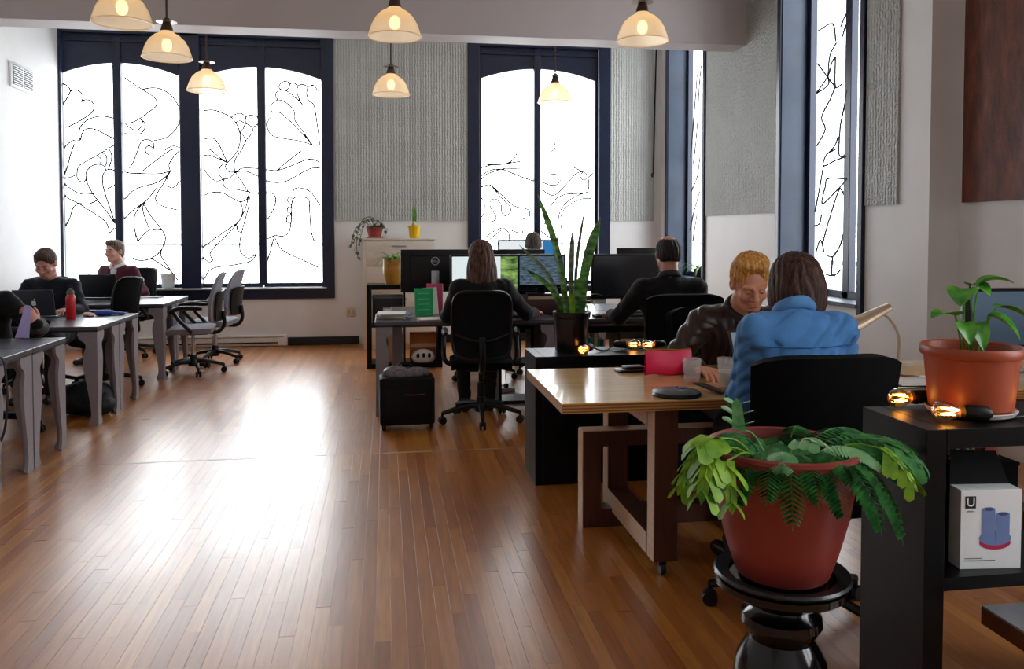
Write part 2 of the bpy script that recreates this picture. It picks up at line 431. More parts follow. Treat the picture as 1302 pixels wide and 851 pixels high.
def corrugated(name, axis):
    """grey painted wall covering: fine upright ribs over the ghost of brick courses"""
    m = bpy.data.materials.new(name)
    m.use_nodes = True
    nt = m.node_tree
    b = nt.nodes['Principled BSDF']
    b.inputs['Roughness'].default_value = 0.42 if axis == 'x' else 0.3
    tc = node(nt, 'ShaderNodeTexCoord')
    mp = node(nt, 'ShaderNodeMapping')
    if axis == 'y':
        mp.inputs['Rotation'].default_value = (0, 0, PI / 2)
    nt.links.new(tc.outputs['Object'], mp.inputs['Vector'])
    wv = node(nt, 'ShaderNodeTexWave', wave_type='BANDS', bands_direction='X')
    wv.inputs['Scale'].default_value = 9.0
    wv.inputs['Distortion'].default_value = 2.6
    wv.inputs['Detail'].default_value = 2
    wv.inputs['Detail Scale'].default_value = 3
    nt.links.new(mp.outputs[0], wv.inputs['Vector'])
    sx = node(nt, 'ShaderNodeSeparateXYZ')
    nt.links.new(mp.outputs[0], sx.inputs[0])
    cx = node(nt, 'ShaderNodeCombineXYZ')
    nt.links.new(sx.outputs['X'], cx.inputs['X'])
    nt.links.new(sx.outputs['Z'], cx.inputs['Y'])
    bk = node(nt, 'ShaderNodeTexBrick')
    bk.inputs['Scale'].default_value = 1.0
    bk.inputs['Mortar Size'].default_value = 0.008
    bk.inputs['Brick Width'].default_value = 0.21
    bk.inputs['Row Height'].default_value = 0.072
    bk.inputs['Color1'].default_value = (1, 1, 1, 1)
    bk.inputs['Color2'].default_value = (.9, .9, .9, 1)
    bk.inputs['Mortar'].default_value = (0, 0, 0, 1)
    nt.links.new(cx.outputs[0], bk.inputs['Vector'])
    nz = node(nt, 'ShaderNodeTexNoise')
    nz.inputs['Scale'].default_value = 55 if axis == 'x' else 38
    nz.inputs['Detail'].default_value = 6
    nt.links.new(tc.outputs['Object'], nz.inputs['Vector'])
    a1 = node(nt, 'ShaderNodeMath', operation='MULTIPLY')
    a1.inputs[1].default_value = 0.5 if axis == 'x' else 0.3
    nt.links.new(wv.outputs['Fac'], a1.inputs[0])
    a2 = node(nt, 'ShaderNodeMath', operation='MULTIPLY_ADD')
    a2.inputs[1].default_value = 0.12 if axis == 'x' else 0.4
    nt.links.new(bk.outputs['Color'], a2.inputs[0])
    nt.links.new(a1.outputs[0], a2.inputs[2])
    a3 = node(nt, 'ShaderNodeMath', operation='MULTIPLY_ADD')
    a3.inputs[1].default_value = 0.9 if axis == 'x' else 1.7
    nt.links.new(nz.outputs['Fac'], a3.inputs[0])
    nt.links.new(a2.outputs[0], a3.inputs[2])
    bp = node(nt, 'ShaderNodeBump')
    bp.inputs['Strength'].default_value = 0.75 if axis == 'x' else 1.0
    bp.inputs['Distance'].default_value = 0.012 if axis == 'x' else 0.02
    nt.links.new(a3.outputs[0], bp.inputs['Height'])
    nt.links.new(bp.outputs[0], b.inputs['Normal'])
    cr = node(nt, 'ShaderNodeValToRGB')
    cr.color_ramp.elements[0].color = lin('#a3a6a2')
    cr.color_ramp.elements[1].color = lin('#c2c5c1')
    n3 = node(nt, 'ShaderNodeTexNoise')
    n3.inputs['Scale'].default_value = 2.5
    n3.inputs['Detail'].default_value = 6
    nt.links.new(tc.outputs['Object'], n3.inputs['Vector'])
    nt.links.new(n3.outputs['Fac'], cr.inputs['Fac'])
    nt.links.new(cr.outputs['Color'], b.inputs['Base Color'])
    MATS[name] = m
    return m


M_CORR_X = corrugated('grey_ribbed_covering', 'x')
M_CORR_Y = corrugated('grey_ribbed_side_covering', 'y')


def rust_panel(name, dark, light, bs):
    m = bpy.data.materials.new(name)
    m.use_nodes = True
    nt = m.node_tree
    b = nt.nodes['Principled BSDF']
    b.inputs['Roughness'].default_value = 0.5
    tc = node(nt, 'ShaderNodeTexCoord')
    mp = node(nt, 'ShaderNodeMapping')
    mp.inputs['Scale'].default_value = (1, 4, 1.2)
    nt.links.new(tc.outputs['Object'], mp.inputs['Vector'])
    nz = node(nt, 'ShaderNodeTexNoise')
    nz.inputs['Scale'].default_value = 3.2
    nz.inputs['Detail'].default_value = 9
    nz.inputs['Roughness'].default_value = 0.65
    nt.links.new(mp.outputs[0], nz.inputs['Vector'])
    cr = node(nt, 'ShaderNodeValToRGB')
    cr.color_ramp.elements[0].position = 0.32
    cr.color_ramp.elements[0].color = lin(dark)
    cr.color_ramp.elements[1].position = 0.72
    cr.color_ramp.elements[1].color = lin(light)
    nt.links.new(nz.outputs['Fac'], cr.inputs['Fac'])
    nt.links.new(cr.outputs['Color'], b.inputs['Base Color'])
    n2 = node(nt, 'ShaderNodeTexNoise')
    n2.inputs['Scale'].default_value = 70
    n2.inputs['Detail'].default_value = 6
    nt.links.new(tc.outputs['Object'], n2.inputs['Vector'])
    bp = node(nt, 'ShaderNodeBump')
    bp.inputs['Strength'].default_value = bs
    bp.inputs['Distance'].default_value = 0.01
    nt.links.new(n2.outputs['Fac'], bp.inputs['Height'])
    nt.links.new(bp.outputs[0], b.inputs['Normal'])
    return m


def floor_mat(name, src):
    """orange-brown varnished strip oak; every board its own tone"""
    m = bpy.data.materials.new(name)
    m.use_nodes = True
    nt = m.node_tree
    b = nt.nodes['Principled BSDF']
    if src == 'object':
        inf = node(nt, 'ShaderNodeObjectInfo')
        rnd = inf.outputs['Random']
    else:
        inf = node(nt, 'ShaderNodeNewGeometry')
        rnd = inf.outputs['Random Per Island']
    cr = node(nt, 'ShaderNodeValToRGB')
    e = cr.color_ramp.elements
    e[0].position, e[0].color = 0.0, lin('#a55d20')
    e[1].position, e[1].color = 1.0, lin('#d69543')
    x = e.new(0.35)
    x.color = lin('#bb7329')
    x = e.new(0.8)
    x.color = lin('#c78034')
    nt.links.new(rnd, cr.inputs['Fac'])
    geo = node(nt, 'ShaderNodeNewGeometry')
    mp = node(nt, 'ShaderNodeMapping')
    mp.inputs['Scale'].default_value = (22, 1.6, 1)
    nt.links.new(geo.outputs['Position'], mp.inputs['Vector'])
    ad = node(nt, 'ShaderNodeVectorMath', operation='ADD')
    sc = node(nt, 'ShaderNodeVectorMath', operation='SCALE')
    sc.inputs['Scale'].default_value = 37.0
    cb = node(nt, 'ShaderNodeCombineXYZ')
    nt.links.new(rnd, cb.inputs['X'])
    nt.links.new(rnd, cb.inputs['Y'])
    nt.links.new(cb.outputs[0], sc.inputs[0])
    nt.links.new(mp.outputs[0], ad.inputs[0])
    nt.links.new(sc.outputs[0], ad.inputs[1])
    nz = node(nt, 'ShaderNodeTexNoise')
    nz.inputs['Scale'].default_value = 2.2
    nz.inputs['Detail'].default_value = 7
    nt.links.new(ad.outputs[0], nz.inputs['Vector'])
    mx = node(nt, 'ShaderNodeMix', data_type='RGBA', blend_type='MULTIPLY')
    mx.inputs['Factor'].default_value = 0.55
    g2 = node(nt, 'ShaderNodeValToRGB')
    g2.color_ramp.elements[0].position, g2.color_ramp.elements[0].color = 0.3, (0.42, 0.36, 0.32, 1)
    g2.color_ramp.elements[1].position, g2.color_ramp.elements[1].color = 0.75, (1.15, 1.1, 1.05, 1)
    nt.links.new(nz.outputs['Fac'], g2.inputs['Fac'])
    nt.links.new(cr.outputs['Color'], mx.inputs['A'])
    nt.links.new(g2.outputs['Color'], mx.inputs['B'])
    nt.links.new(mx.outputs['Result'], b.inputs['Base Color'])
    # worn varnish: gloss changes in broad patches
    w = node(nt, 'ShaderNodeTexNoise')
    w.inputs['Scale'].default_value = 1.1
    w.inputs['Detail'].default_value = 5
    nt.links.new(geo.outputs['Position'], w.inputs['Vector'])
    rr = node(nt, 'ShaderNodeMapRange')
    rr.inputs['From Min'].default_value = 0.3
    rr.inputs['From Max'].default_value = 0.7
    rr.inputs['To Min'].default_value = 0.285
    rr.inputs['To Max'].default_value = 0.40
    nt.links.new(w.outputs['Fac'], rr.inputs['Value'])
    nt.links.new(rr.outputs['Result'], b.inputs['Roughness'])
    b.inputs['Specular IOR Level'].default_value = 0.9
    b.inputs['Coat Weight'].default_value = 0.7
    b.inputs['Coat Roughness'].default_value = 0.285
    bp = node(nt, 'ShaderNodeBump')
    bp.inputs['Strength'].default_value = 0.06
    bp.inputs['Distance'].default_value = 0.004
    nt.links.new(nz.outputs['Fac'], bp.inputs['Height'])
    nt.links.new(bp.outputs[0], b.inputs['Normal'])
    MATS[name] = m
    return m


# ------------------------------------------------------------------ floor
XL, XR, YF, YB, ZC = -3.92, 3.72, 10.85, -2.2, 4.35
XR2 = 3.95
fl = MB().box(((XL + 4.1) / 2, (YB + YF) / 2, -0.062), (4.1 - XL + 0.3, YF - YB + 0.3, 0.1)).build('floor', M_SUB)
tag(fl, 'orange-brown varnished strip oak floor', kind='structure')


def plank_mesh():
    b = MB()
    x, y, e, ey = 0.5, 0.5, 0.006, 0.0005
    top = [(-x + e, -y + ey, 0), (x - e, -y + ey, 0), (x - e, y - ey, 0), (-x + e, y - ey, 0)]
    mid = [(-x, -y, -0.00012), (x, -y, -0.00012), (x, y, -0.00012), (-x, y, -0.00012)]
    bot = [(-x, -y, -0.012), (x, -y, -0.012), (x, y, -0.012), (-x, y, -0.012)]
    fs = [(0, 1, 2, 3)]
    for i in range(4):
        j = (i + 1) % 4
        fs.append((4 + i, 4 + j, j, i))
        fs.append((8 + i, 8 + j, 4 + j, 4 + i))
    b.add(top + mid + bot, fs)
    return b


PW, SEAM = 0.057, 5.44
boards = []
nrow = int((4.0 - XL) / PW) + 1
for i in range(nrow):
    x = XL + PW * (i + 0.5)
    for (a, z) in ((YB, SEAM), (SEAM, YF)):
        y = a - random.uniform(0, 0.9) if a < 0 else a
        while y < z - 0.02:
            L = random.uniform(0.55, 1.5)
            y2 = min(y + L, z)
            if z - y2 < 0.25:
                y2 = z
            if y2 > YB:
                boards.append((x, max(y, YB), y2))
            y = y2


def view_score(bd):
    x, y0, y1 = bd
    yc = min(max(y0, 2.75), y1)
    if yc < 2.6:
        return 1e9
    u = x / yc
    if u < -0.46 or u > 0.42 or (x > 1.6 and yc < 3.6):
        return 1e6 + yc
    if x < -2.3 and yc < 6.2:
        return 100 + yc
    if x > 1.0 and y0 > 3.3:
        return 60 + yc
    return yc


boards.sort(key=view_score)
pm = plank_mesh()
FLM, FLS = floor_mat('strip_oak_board', 'object'), floor_mat('strip_oak_boards_joined', 'island')
first = None
for (x, y0, y1) in boards[:300]:
    if first is None:
        first = pm.build('plank', FLM, fl, smooth=False)
        o = first
    else:
        o = first.copy()
        COL.objects.link(o)
        o.parent = fl
    o.location = (x, (y0 + y1) / 2, random.uniform(-0.0004, 0.0))
    o.scale = (PW - 0.0007, y1 - y0 - 0.0012, 1)
    o.rotation_euler = (random.gauss(0, 0.0004), random.gauss(0, 0.003), 0)
rest = MB()
for (x, y0, y1) in boards[300:]:
    sx, sy = PW - (0.0007 if y0 < 5.4 else 0.0002), y1 - y0 - 0.0012
    M = Matrix.Translation((x, (y0 + y1) / 2, random.uniform(-0.0004, 0))) @ Euler((random.gauss(0, 0.0004), random.gauss(0, 0.003), 0)).to_matrix().to_4x4()
    rest.add([M @ Vector((p[0] * sx, p[1] * sy, p[2])) for p in pm.v], pm.f)
tag(rest.build('planks', FLS, fl, smooth=False), kind='stuff')
MB().box((-0.1, SEAM, -0.0028), (7.6, 0.022, 0.006)).build('expansion_strip', mat('pale_strip', '#b79f86', 0.35), fl)

# ------------------------------------------------------------------ walls, beam, ceiling
TH = 0.36


def wall_with_openings(name, label, axis, pos, a0, a1, z1, holes, m, out):
    """a wall of boxes around its window openings; axis 'y': wall lies in a plane of constant y"""
    b = MB()
    cuts = sorted(set([a0, a1] + [h[0] for h in holes] + [h[1] for h in holes]))

    def put(u0, u1, v0, v1):
        if u1 - u0 < 1e-4 or v1 - v0 < 1e-4:
            return
        if axis == 'y':
            b.box(((u0 + u1) / 2, pos + out * TH / 2, (v0 + v1) / 2), (u1 - u0, TH, v1 - v0))
        else:
            b.box((pos + out * TH / 2, (u0 + u1) / 2, (v0 + v1) / 2), (TH, u1 - u0, v1 - v0))
    for u0, u1 in zip(cuts[:-1], cuts[1:]):
        hs = [h for h in holes if h[0] <= u0 + 1e-6 and h[1] >= u1 - 1e-6]
        if hs:
            put(u0, u1, -0.1, hs[0][2])
            put(u0, u1, hs[0][3], z1)
        else:
            put(u0, u1, -0.1, z1)
    o = b.build(name, m, smooth=False)
    return tag(o, label, kind='structure')


W1 = (-4.20, -0.70, 0.70, 3.98)
W2 = (1.15, 2.93, 0.70, 3.98)
wall_far = wall_with_openings('wall_far', 'white end wall with tall arched windows and grey ribbed panels', 'y', YF, XL - TH, XR + TH, ZC,
                              [W1, W2], M_WHITE, 1)
WA = (9.30, 10.55, 0.86, 4.0)
WB = (6.04, 7.38, 0.86, 4.0)
wall_right = wall_with_openings('wall_right', 'white side wall with deep windows and grey ribbed panels', 'x', XR, 5.22, YF, ZC, [WA, WB], M_WHITE, 1)
WC = (-0.5, 1.5, 0.86, 4.0)
wr2 = wall_with_openings('wall_near_right', 'set-back white wall with brown panel behind the potted plant', 'x', XR2, YB, 5.22, ZC, [WC], M_WHITE, 1)
wl = MB().box((XL - 0.15, (YF + YB) / 2, ZC / 2), (0.3, YF - YB, ZC + 0.1)).build('wall_left', M_WHITE, smooth=False)
tag(wl, 'white side wall with a small air vent', kind='structure')
wb = MB().box((0, YB - 0.15, ZC / 2), (8.6, 0.3, ZC + 0.1)).build('wall_back', M_WHITE, smooth=False)
tag(wb, 'white wall behind the camera', kind='structure')
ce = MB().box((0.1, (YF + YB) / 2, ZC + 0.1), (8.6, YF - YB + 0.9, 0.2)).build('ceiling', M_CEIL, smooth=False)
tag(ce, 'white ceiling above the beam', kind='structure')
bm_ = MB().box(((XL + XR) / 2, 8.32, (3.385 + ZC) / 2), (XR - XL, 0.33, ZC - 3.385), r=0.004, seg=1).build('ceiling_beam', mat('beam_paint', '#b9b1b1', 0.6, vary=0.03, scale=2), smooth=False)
tag(bm_, 'wide white ceiling beam crossing the room above the pendant lamps', kind='structure')

# ribbed coverings
MB().box(((-0.63 + 1.08) / 2, YF - 0.009, (1.60 + ZC) / 2), (1.71, 0.018, ZC - 1.60)).build('ribbed_panel', M_CORR_X, wall_far, smooth=False)
MB().box(((3.0 + 3.61) / 2, YF - 0.009, (1.60 + ZC) / 2), (0.61, 0.018, ZC - 1.60)).build('ribbed_panel', M_CORR_X, wall_far, smooth=False)
MB().box((XR - 0.009, (7.46 + 9.22) / 2, (1.64 + ZC) / 2), (0.018, 1.76, ZC - 1.64)).build('ribbed_panel', M_CORR_Y, wall_right, smooth=False)
MB().box((XR - 0.009, (5.56 + 5.97) / 2, (1.655 + ZC) / 2), (0.018, 0.41, ZC - 1.655)).build('ribbed_panel', M_CORR_Y, wall_right, smooth=False)
MRUST = rust_panel('brown_weathered_board', '#3d1a11', '#8a4a33', 0.4)
MRUST2 = rust_panel('copper_brown_covering', '#5a2d20', '#a8705a', 1.0)
MB().box((XR2 - 0.01, (4.48 + 5.17) / 2, (1.655 + ZC) / 2), (0.02, 0.69, ZC - 1.655)).build('weathered_panel', MRUST, wr2, smooth=False)
MB().box((XR2 - 0.01, (2.2 + 4.47) / 2, (1.655 + ZC) / 2), (0.02, 2.25, ZC - 1.655)).build('weathered_panel', MRUST2, wr2, smooth=False)

# base trim and heater
o = MB().box((-0.79, YF - 0.012, 0.052), (0.9, 0.024, 0.105), r=0.004, seg=1).build('baseboard_far', M_BLACKPAINT, smooth=False)
tag(o, 'black baseboard under the end wall', kind='structure')
o = MB().box((2.2, YF - 0.012, 0.052), (3.0, 0.024, 0.105), r=0.004, seg=1).build('baseboard_far_right', M_BLACKPAINT, smooth=False)
tag(o, 'black baseboard behind the desks', kind='structure')
o = MB().box((XR - 0.012, 8.0, 0.052), (0.024, 5.5, 0.105), r=0.004, seg=1).build('baseboard_right', M_BLACKPAINT, smooth=False)
tag(o, 'black baseboard along the side wall', kind='structure')

M_HEAT = mat('heater_enamel', '#e9e6e0', 0.4)
ht = thing('baseboard_heater', 'long low white electric heater under the wide window', 'heater', (-2.5, YF, 0))
MB().box((0, -0.03, 0.075), (2.5, 0.06, 0.13), r=0.008).build('body', M_HEAT, ht)
MB().box((0, -0.062, 0.045), (2.4, 0.006, 0.018)).build('air_slot', M_BLACKPAINT, ht)
MB().box((0, -0.064, 0.118), (2.42, 0.006, 0.008)).build('air_slot', mat('slot_grey', '#77736e', 0.5), ht)
MB().box((1.2, -0.034, 0.075), (0.12, 0.064, 0.134), r=0.004).build('end_cap', M_HEAT, ht)

# ------------------------------------------------------------------ windows


def arch_top(x, x0, x1, zs, zt):
    t = (x - x0) / (x1 - x0) * 2 - 1
    return zs + (zt - zs) * (1 - t * t)


def wires(data, parent, fn, r, m):
    for ln in data.split(';'):
        pts = [tuple(map(float, t.split(','))) for t in ln.split()]
        p3 = spline([(a, b, 0) for a, b in pts], 4)
        MB().tube([fn(p.x, p.y) for p in p3], r, 5).build('wire_scroll', m, parent)


def far_window(name, label, cas, sashes, pairs, data):
    """navy casing on the wall, sashes set back, arched heads, wire scrolls behind the bars"""
    x0, x1, z0, z1 = cas
    w = thing(name, label, 'window', (0, 0, 0))
    del w['category']
    w['kind'] = 'structure'
    y = YF
    f = MB()
    f.box(((x0 + x1) / 2, y - 0.005, z0 + 0.065), (x1 - x0, 0.05, 0.13), r=0.004, seg=1)
    f.box(((x0 + x1) / 2, y - 0.005, z1 - 0.08), (x1 - x0, 0.05, 0.16), r=0.004, seg=1)
    f.build('window_frame', M_NAVY, w, smooth=False)
    for xa, xb in ((x0, x0 + (0.03 if x0 < -3 else 0.155)), (x1 - 0.155, x1)):
        MB().box(((xa + xb) / 2, y - 0.006, (z0 + z1) / 2), (xb - xa, 0.052, z1 - z0), r=0.004, seg=1).build('jamb', M_NAVY, w, smooth=False)
    gx0, gx1 = x0 + 0.02, x1 - 0.1
    MB().box(((gx0 + gx1) / 2, y + 0.02, z0 + 0.138), (gx1 - gx0, 0.26, 0.018)).build('sill', mat('pale_sill', '#a9abb0', 0.4), w, smooth=False)
    if len(pairs) == 2:
        MB().box((-2.40, y + 0.04, (z0 + z1) / 2), (0.235, 0.14, z1 - z0 - 0.2), r=0.006, seg=1).build('mullion', M_NAVY, w, smooth=False)
    zb, zs, zt = 0.80, 3.40 + (0.08 if x0 > 0 else 0), 3.54 + (0.08 if x0 > 0 else 0)
    for (xa, xb) in pairs:
        b = MB()
        n = 20
        lo = [(xa + (xb - xa) * i / n, arch_top(xa + (xb - xa) * i / n, xa, xb, zs, zt)) for i in range(n + 1)]
        hi = [(p[0], z1 - 0.1) for p in lo]
        for i in range(n):
            q = [lo[i], lo[i + 1], hi[i + 1], hi[i]]
            b.prism(q, lambda u, v, d: (u, d, v), y + 0.05, y + 0.12)
        b.build('arched_head', M_NAVY, w, smooth=False)
        bh = MB()
        for k in range(2):
            bh.box(((xa + xb) / 2, y + 0.045 - 0.02 * k, z1 - 0.19 - 0.055 * k), (xb - xa + 0.04, 0.02, 0.02))
        bh.build('head_molding', M_NAVY, w, smooth=False)
    for i, (sa, sb) in enumerate(sashes):
        b = MB()
        t = 0.045
        b.box((sa - t / 2, y + 0.09, (zb + z1) / 2 - 0.05), (t, 0.06, z1 - zb))
        b.box((sb + t / 2, y + 0.09, (zb + z1) / 2 - 0.05), (t, 0.06, z1 - zb))
        b.box(((sa + sb) / 2, y + 0.09, zb - 0.025), (sb - sa, 0.06, 0.05))
        b.build('sash', M_NAVY, w, smooth=False)
        MB().box(((sa + sb) / 2, y + 0.10, (zb + 3.6) / 2), (sb - sa + 0.02, 0.005, 3.6 - zb)).build('pane', M_GLASS, w, smooth=False)
    for (xa, xb) in zip([s[1] for s in sashes[:-1]], [s[0] for s in sashes[1:]]):
        if xb - xa < 0.2:
            MB().box(((xa + xb) / 2, y + 0.075, (zb + z1 - 0.1) / 2), (xb - xa - 0.004, 0.11, z1 - 0.1 - zb + 0.05), r=0.008, seg=2).build('mullion', M_NAVY, w)
    wires(data, w, lambda a, b2: (a, y + 0.083, b2), 0.0102, M_WIRE)
    # reveal lining
    lin_ = MB()
    if x0 > 0:
        lin_.box((x0 + 0.05, y + 0.17, (z0 + z1) / 2), (0.03, 0.3, z1 - z0 - 0.1))
    lin_.box((x1 - 0.09, y + 0.17, (z0 + z1) / 2), (0.03, 0.3, z1 - z0 - 0.1))
    lin_.build('reveal', M_NAVY_REVEAL, w, smooth=False)
    return w


far_window('window_1', 'wide navy-framed double window with arched heads and wire scrolls', (-3.92, -0.645, 0.60, 4.05),
           [(-3.90, -3.317), (-3.215, -2.544), (-2.279, -1.598), (-1.491, -0.805)], [(-3.90, -2.544), (-2.279, -0.805)],
           ';'.join((TR1, TR2, TR3, TR4)))
far_window('window_2', 'narrower navy-framed arched window with wire scrolls behind the desks', (1.075, 3.0, 0.60, 4.05),
           [(1.265, 1.964), (2.060, 2.808)], [(1.265, 2.808)], TR5)


def side_window(name, label, hole, ym, data, x=XR):
    y0, y1, z0, z1 = hole
    w = thing(name, label, 'window')
    del w['category']
    w['kind'] = 'structure'
    # lining boards of the deep reveal
    MB().box((x + 0.15, y1 + 0.0, (z0 + z1) / 2), (0.33, 0.03, z1 - z0), r=0.003, seg=1).build('reveal', M_NAVY_REVEAL, w, smooth=False)
    MB().box((x + 0.15, y0 + 0.0, (z0 + z1) / 2), (0.33, 0.03, z1 - z0), r=0.003, seg=1).build('reveal', M_NAVY_REVEAL, w, smooth=False)
    MB().box((x + 0.14, (y0 + y1) / 2, z0), (0.36, y1 - y0, 0.03), r=0.003, seg=1).build('sill', M_NAVY_REVEAL, w, smooth=False)
    for yc in (y0 - 0.02, y1 + 0.03):
        MB().box((x - 0.012, yc, (z0 + z1) / 2 - 0.02), (0.04, 0.065, z1 - z0 + 0.1), r=0.004, seg=1).build('casing', M_NAVY, w, smooth=False)
    f = MB()
    for yc, wd in ((y0 + 0.04, 0.08), (y1 - 0.04, 0.08), (ym, 0.10)):
        f.box((x + 0.27, yc, (z0 + z1) / 2), (0.07, wd, z1 - z0), r=0.005, seg=1)
    f.box((x + 0.27, (y0 + y1) / 2, z0 + 0.04), (0.07, y1 - y0, 0.07), r=0.005, seg=1)
    f.build('sash', M_NAVY, w, smooth=False)
    for a, b in ((y0 + 0.07, ym - 0.04), (ym + 0.04, y1 - 0.07)):
        MB().box((x + 0.28, (a + b) / 2, (z0 + z1) / 2 + 0.02), (0.005, b - a, z1 - z0 - 0.1)).build('pane', M_GLASS, w, smooth=False)
    if data:
        wires(data, w, lambda a, b2: (x + 0.24, a, b2), 0.009, M_WIRE)
    return w


side_window('window_3', 'deep navy window in the side wall beyond the man in the black suit', WA, 9.86, TRA)
side_window('window_4', 'deep navy window in the side wall beside the ribbed panel', WB, 6.66, TRB)
side_window('window_5', 'wide navy window in the set-back wall beside the camera', WC, 0.5, None, XR2)

# ------------------------------------------------------------------ outside: balcony
M_OUT = mat('galvanised_rail', '#8d9296', 0.5, vary=0.05)
bal = MB().box((-0.2, 12.0, 0.42), (10.4, 1.4, 0.16)).build('balcony_ledge', mat('pale_concrete', '#c9c9c6', 0.8))
tag(bal, 'pale concrete balcony ledge outside the end windows', kind='structure')
rl = thing('balcony_railing', 'slim grey metal railing on the balcony outside the end windows', 'railing', (0, 12.35, 0.5))
MB().box((-0.2, 0, 0.775), (10.2, 0.04, 0.03)).build('top_rail', M_OUT, rl)
MB().box((-0.2, 0, 0.15), (10.2, 0.03, 0.025)).build('bottom_rail', M_OUT, rl)
bar = None
for i in range(64):
    x = -5.2 + i * 0.155
    if -0.6 < x < 1.0 or x > 3.4:
        continue
    if bar is None:
        bar = MB().tube([(0, 0, 0), (0, 0, 0.93)], 0.007, 6).build('baluster', M_OUT, rl)
        o = bar
    else:
        o = bar.copy()
        COL.objects.link(o)
        o.parent = rl
    o.location = (x, 0, 0)
rl2 = thing('balcony_railing', 'slim grey metal railing outside the window beside the ribbed panel', 'railing', (5.1, 6.8, 0.5))
MB().box((0, 0, 0.60), (0.04, 9.0, 0.05)).build('top_rail', M_OUT, rl2)
MB().box((0, 0, 0.02), (0.04, 9.0, 0.03)).build('bottom_rail', M_OUT, rl2)
for i in range(12):
    o = MB().tube([(0, -2.4 + 0.4 * i, 0.0), (0, -2.4 + 0.4 * i, 0.75)], 0.012, 6).build('baluster', M_OUT, rl2)
sl = MB().box((4.9, 7.5, 0.44), (1.5, 7.0, 0.12)).build('side_balcony_ledge', MATS['pale_concrete'])
tag(sl, 'pale concrete ledge outside the side windows', kind='structure')
# ------------------------------------------------------------------ air vent, outlet, pole
M_WENAMEL = mat('white_enamel', '#e8e9ea', 0.35)
v = thing('air_vent', 'small white louvred air vent high on the side wall', 'vent', (XL, 9.78, 3.13))
MB().box((0.012, 0, 0), (0.024, 0.60, 0.27), r=0.006).build('frame', M_WENAMEL, v)
for yy in (-0.13, 0.13):
    MB().box((0.022, yy, 0), (0.008, 0.235, 0.21)).build('opening', mat('vent_dark', '#26272b', 0.6), v)
for k in range(9):
    for yy in (-0.13, 0.13):
        MB().box((0.028, yy, -0.092 + k * 0.023), (0.012, 0.235, 0.008), rot=(0, 0.5, 0)).build('slat', M_WENAMEL, v)

o = thing('wall_outlet', 'small beige wall outlet low on the end wall', 'outlet', (-0.44, YF, 0.42))
MB().box((0, -0.006, 0), (0.12, 0.012, 0.12), r=0.004).build('plate', mat('beige_plastic', '#d7cbbb', 0.4), o)
for x in (-0.028, 0.028):
    MB().box((x, -0.0125, 0), (0.03, 0.003, 0.065), r=0.002).build('socket', mat('socket_grey', '#b9ad9e', 0.5), o)

o = thing('window_pole', 'thin dark window pole hanging on the ribbed panel', 'pole', (3.60, YF - 0.035, 2.2))
MB().tube([(0, 0, 0.04), (0.015, 0, 1.0), (0.03, 0, 1.75)], 0.010, 8).build('rod', M_WIRE, o)
MB().tube([(-0.02, 0, 0.05), (-0.025, 0, 0.01), (-0.008, 0, -0.005), (0.004, 0, 0.04)], 0.009, 6).build('hook', M_WIRE, o)
MB().box((0.03, 0.012, 1.76), (0.03, 0.05, 0.03)).build('bracket', M_WIRE, o)

# ------------------------------------------------------------------ pendant lamps


def shade_mat():
    m = bpy.data.materials.new('ribbed_lamp_glass')
    m.use_nodes = True
    nt = m.node_tree
    nt.nodes.clear()
    out = node(nt, 'ShaderNodeOutputMaterial')
    tl = node(nt, 'ShaderNodeBsdfTranslucent')
    tl.inputs['Color'].default_value = lin('#fff0d8')
    df = node(nt, 'ShaderNodeBsdfPrincipled')
    df.inputs['Base Color'].default_value = lin('#ecdcc4')
    df.inputs['Roughness'].default_value = 0.12
    tr = node(nt, 'ShaderNodeBsdfTransparent')
    tr.inputs['Color'].default_value = lin('#f6e6cc')
    m1 = node(nt, 'ShaderNodeMixShader')
    m1.inputs[0].default_value = 0.45
    nt.links.new(tl.outputs[0], m1.inputs[1])
    nt.links.new(df.outputs[0], m1.inputs[2])
    m2 = node(nt, 'ShaderNodeMixShader')
    m2.inputs[0].default_value = 0.18
    nt.links.new(m1.outputs[0], m2.inputs[1])
    nt.links.new(tr.outputs[0], m2.inputs[2])
    nt.links.new(m2.outputs[0], out.inputs['Surface'])
    return m


M_SHADE = shade_mat()
M_BRONZE = mat('lamp_bronze', '#4b3830', 0.4, metal=0.5)
M_BULB = mat('lit_bulb', '#fff2d8', 0.4, emit='#ffd9a0', estr=9.0)


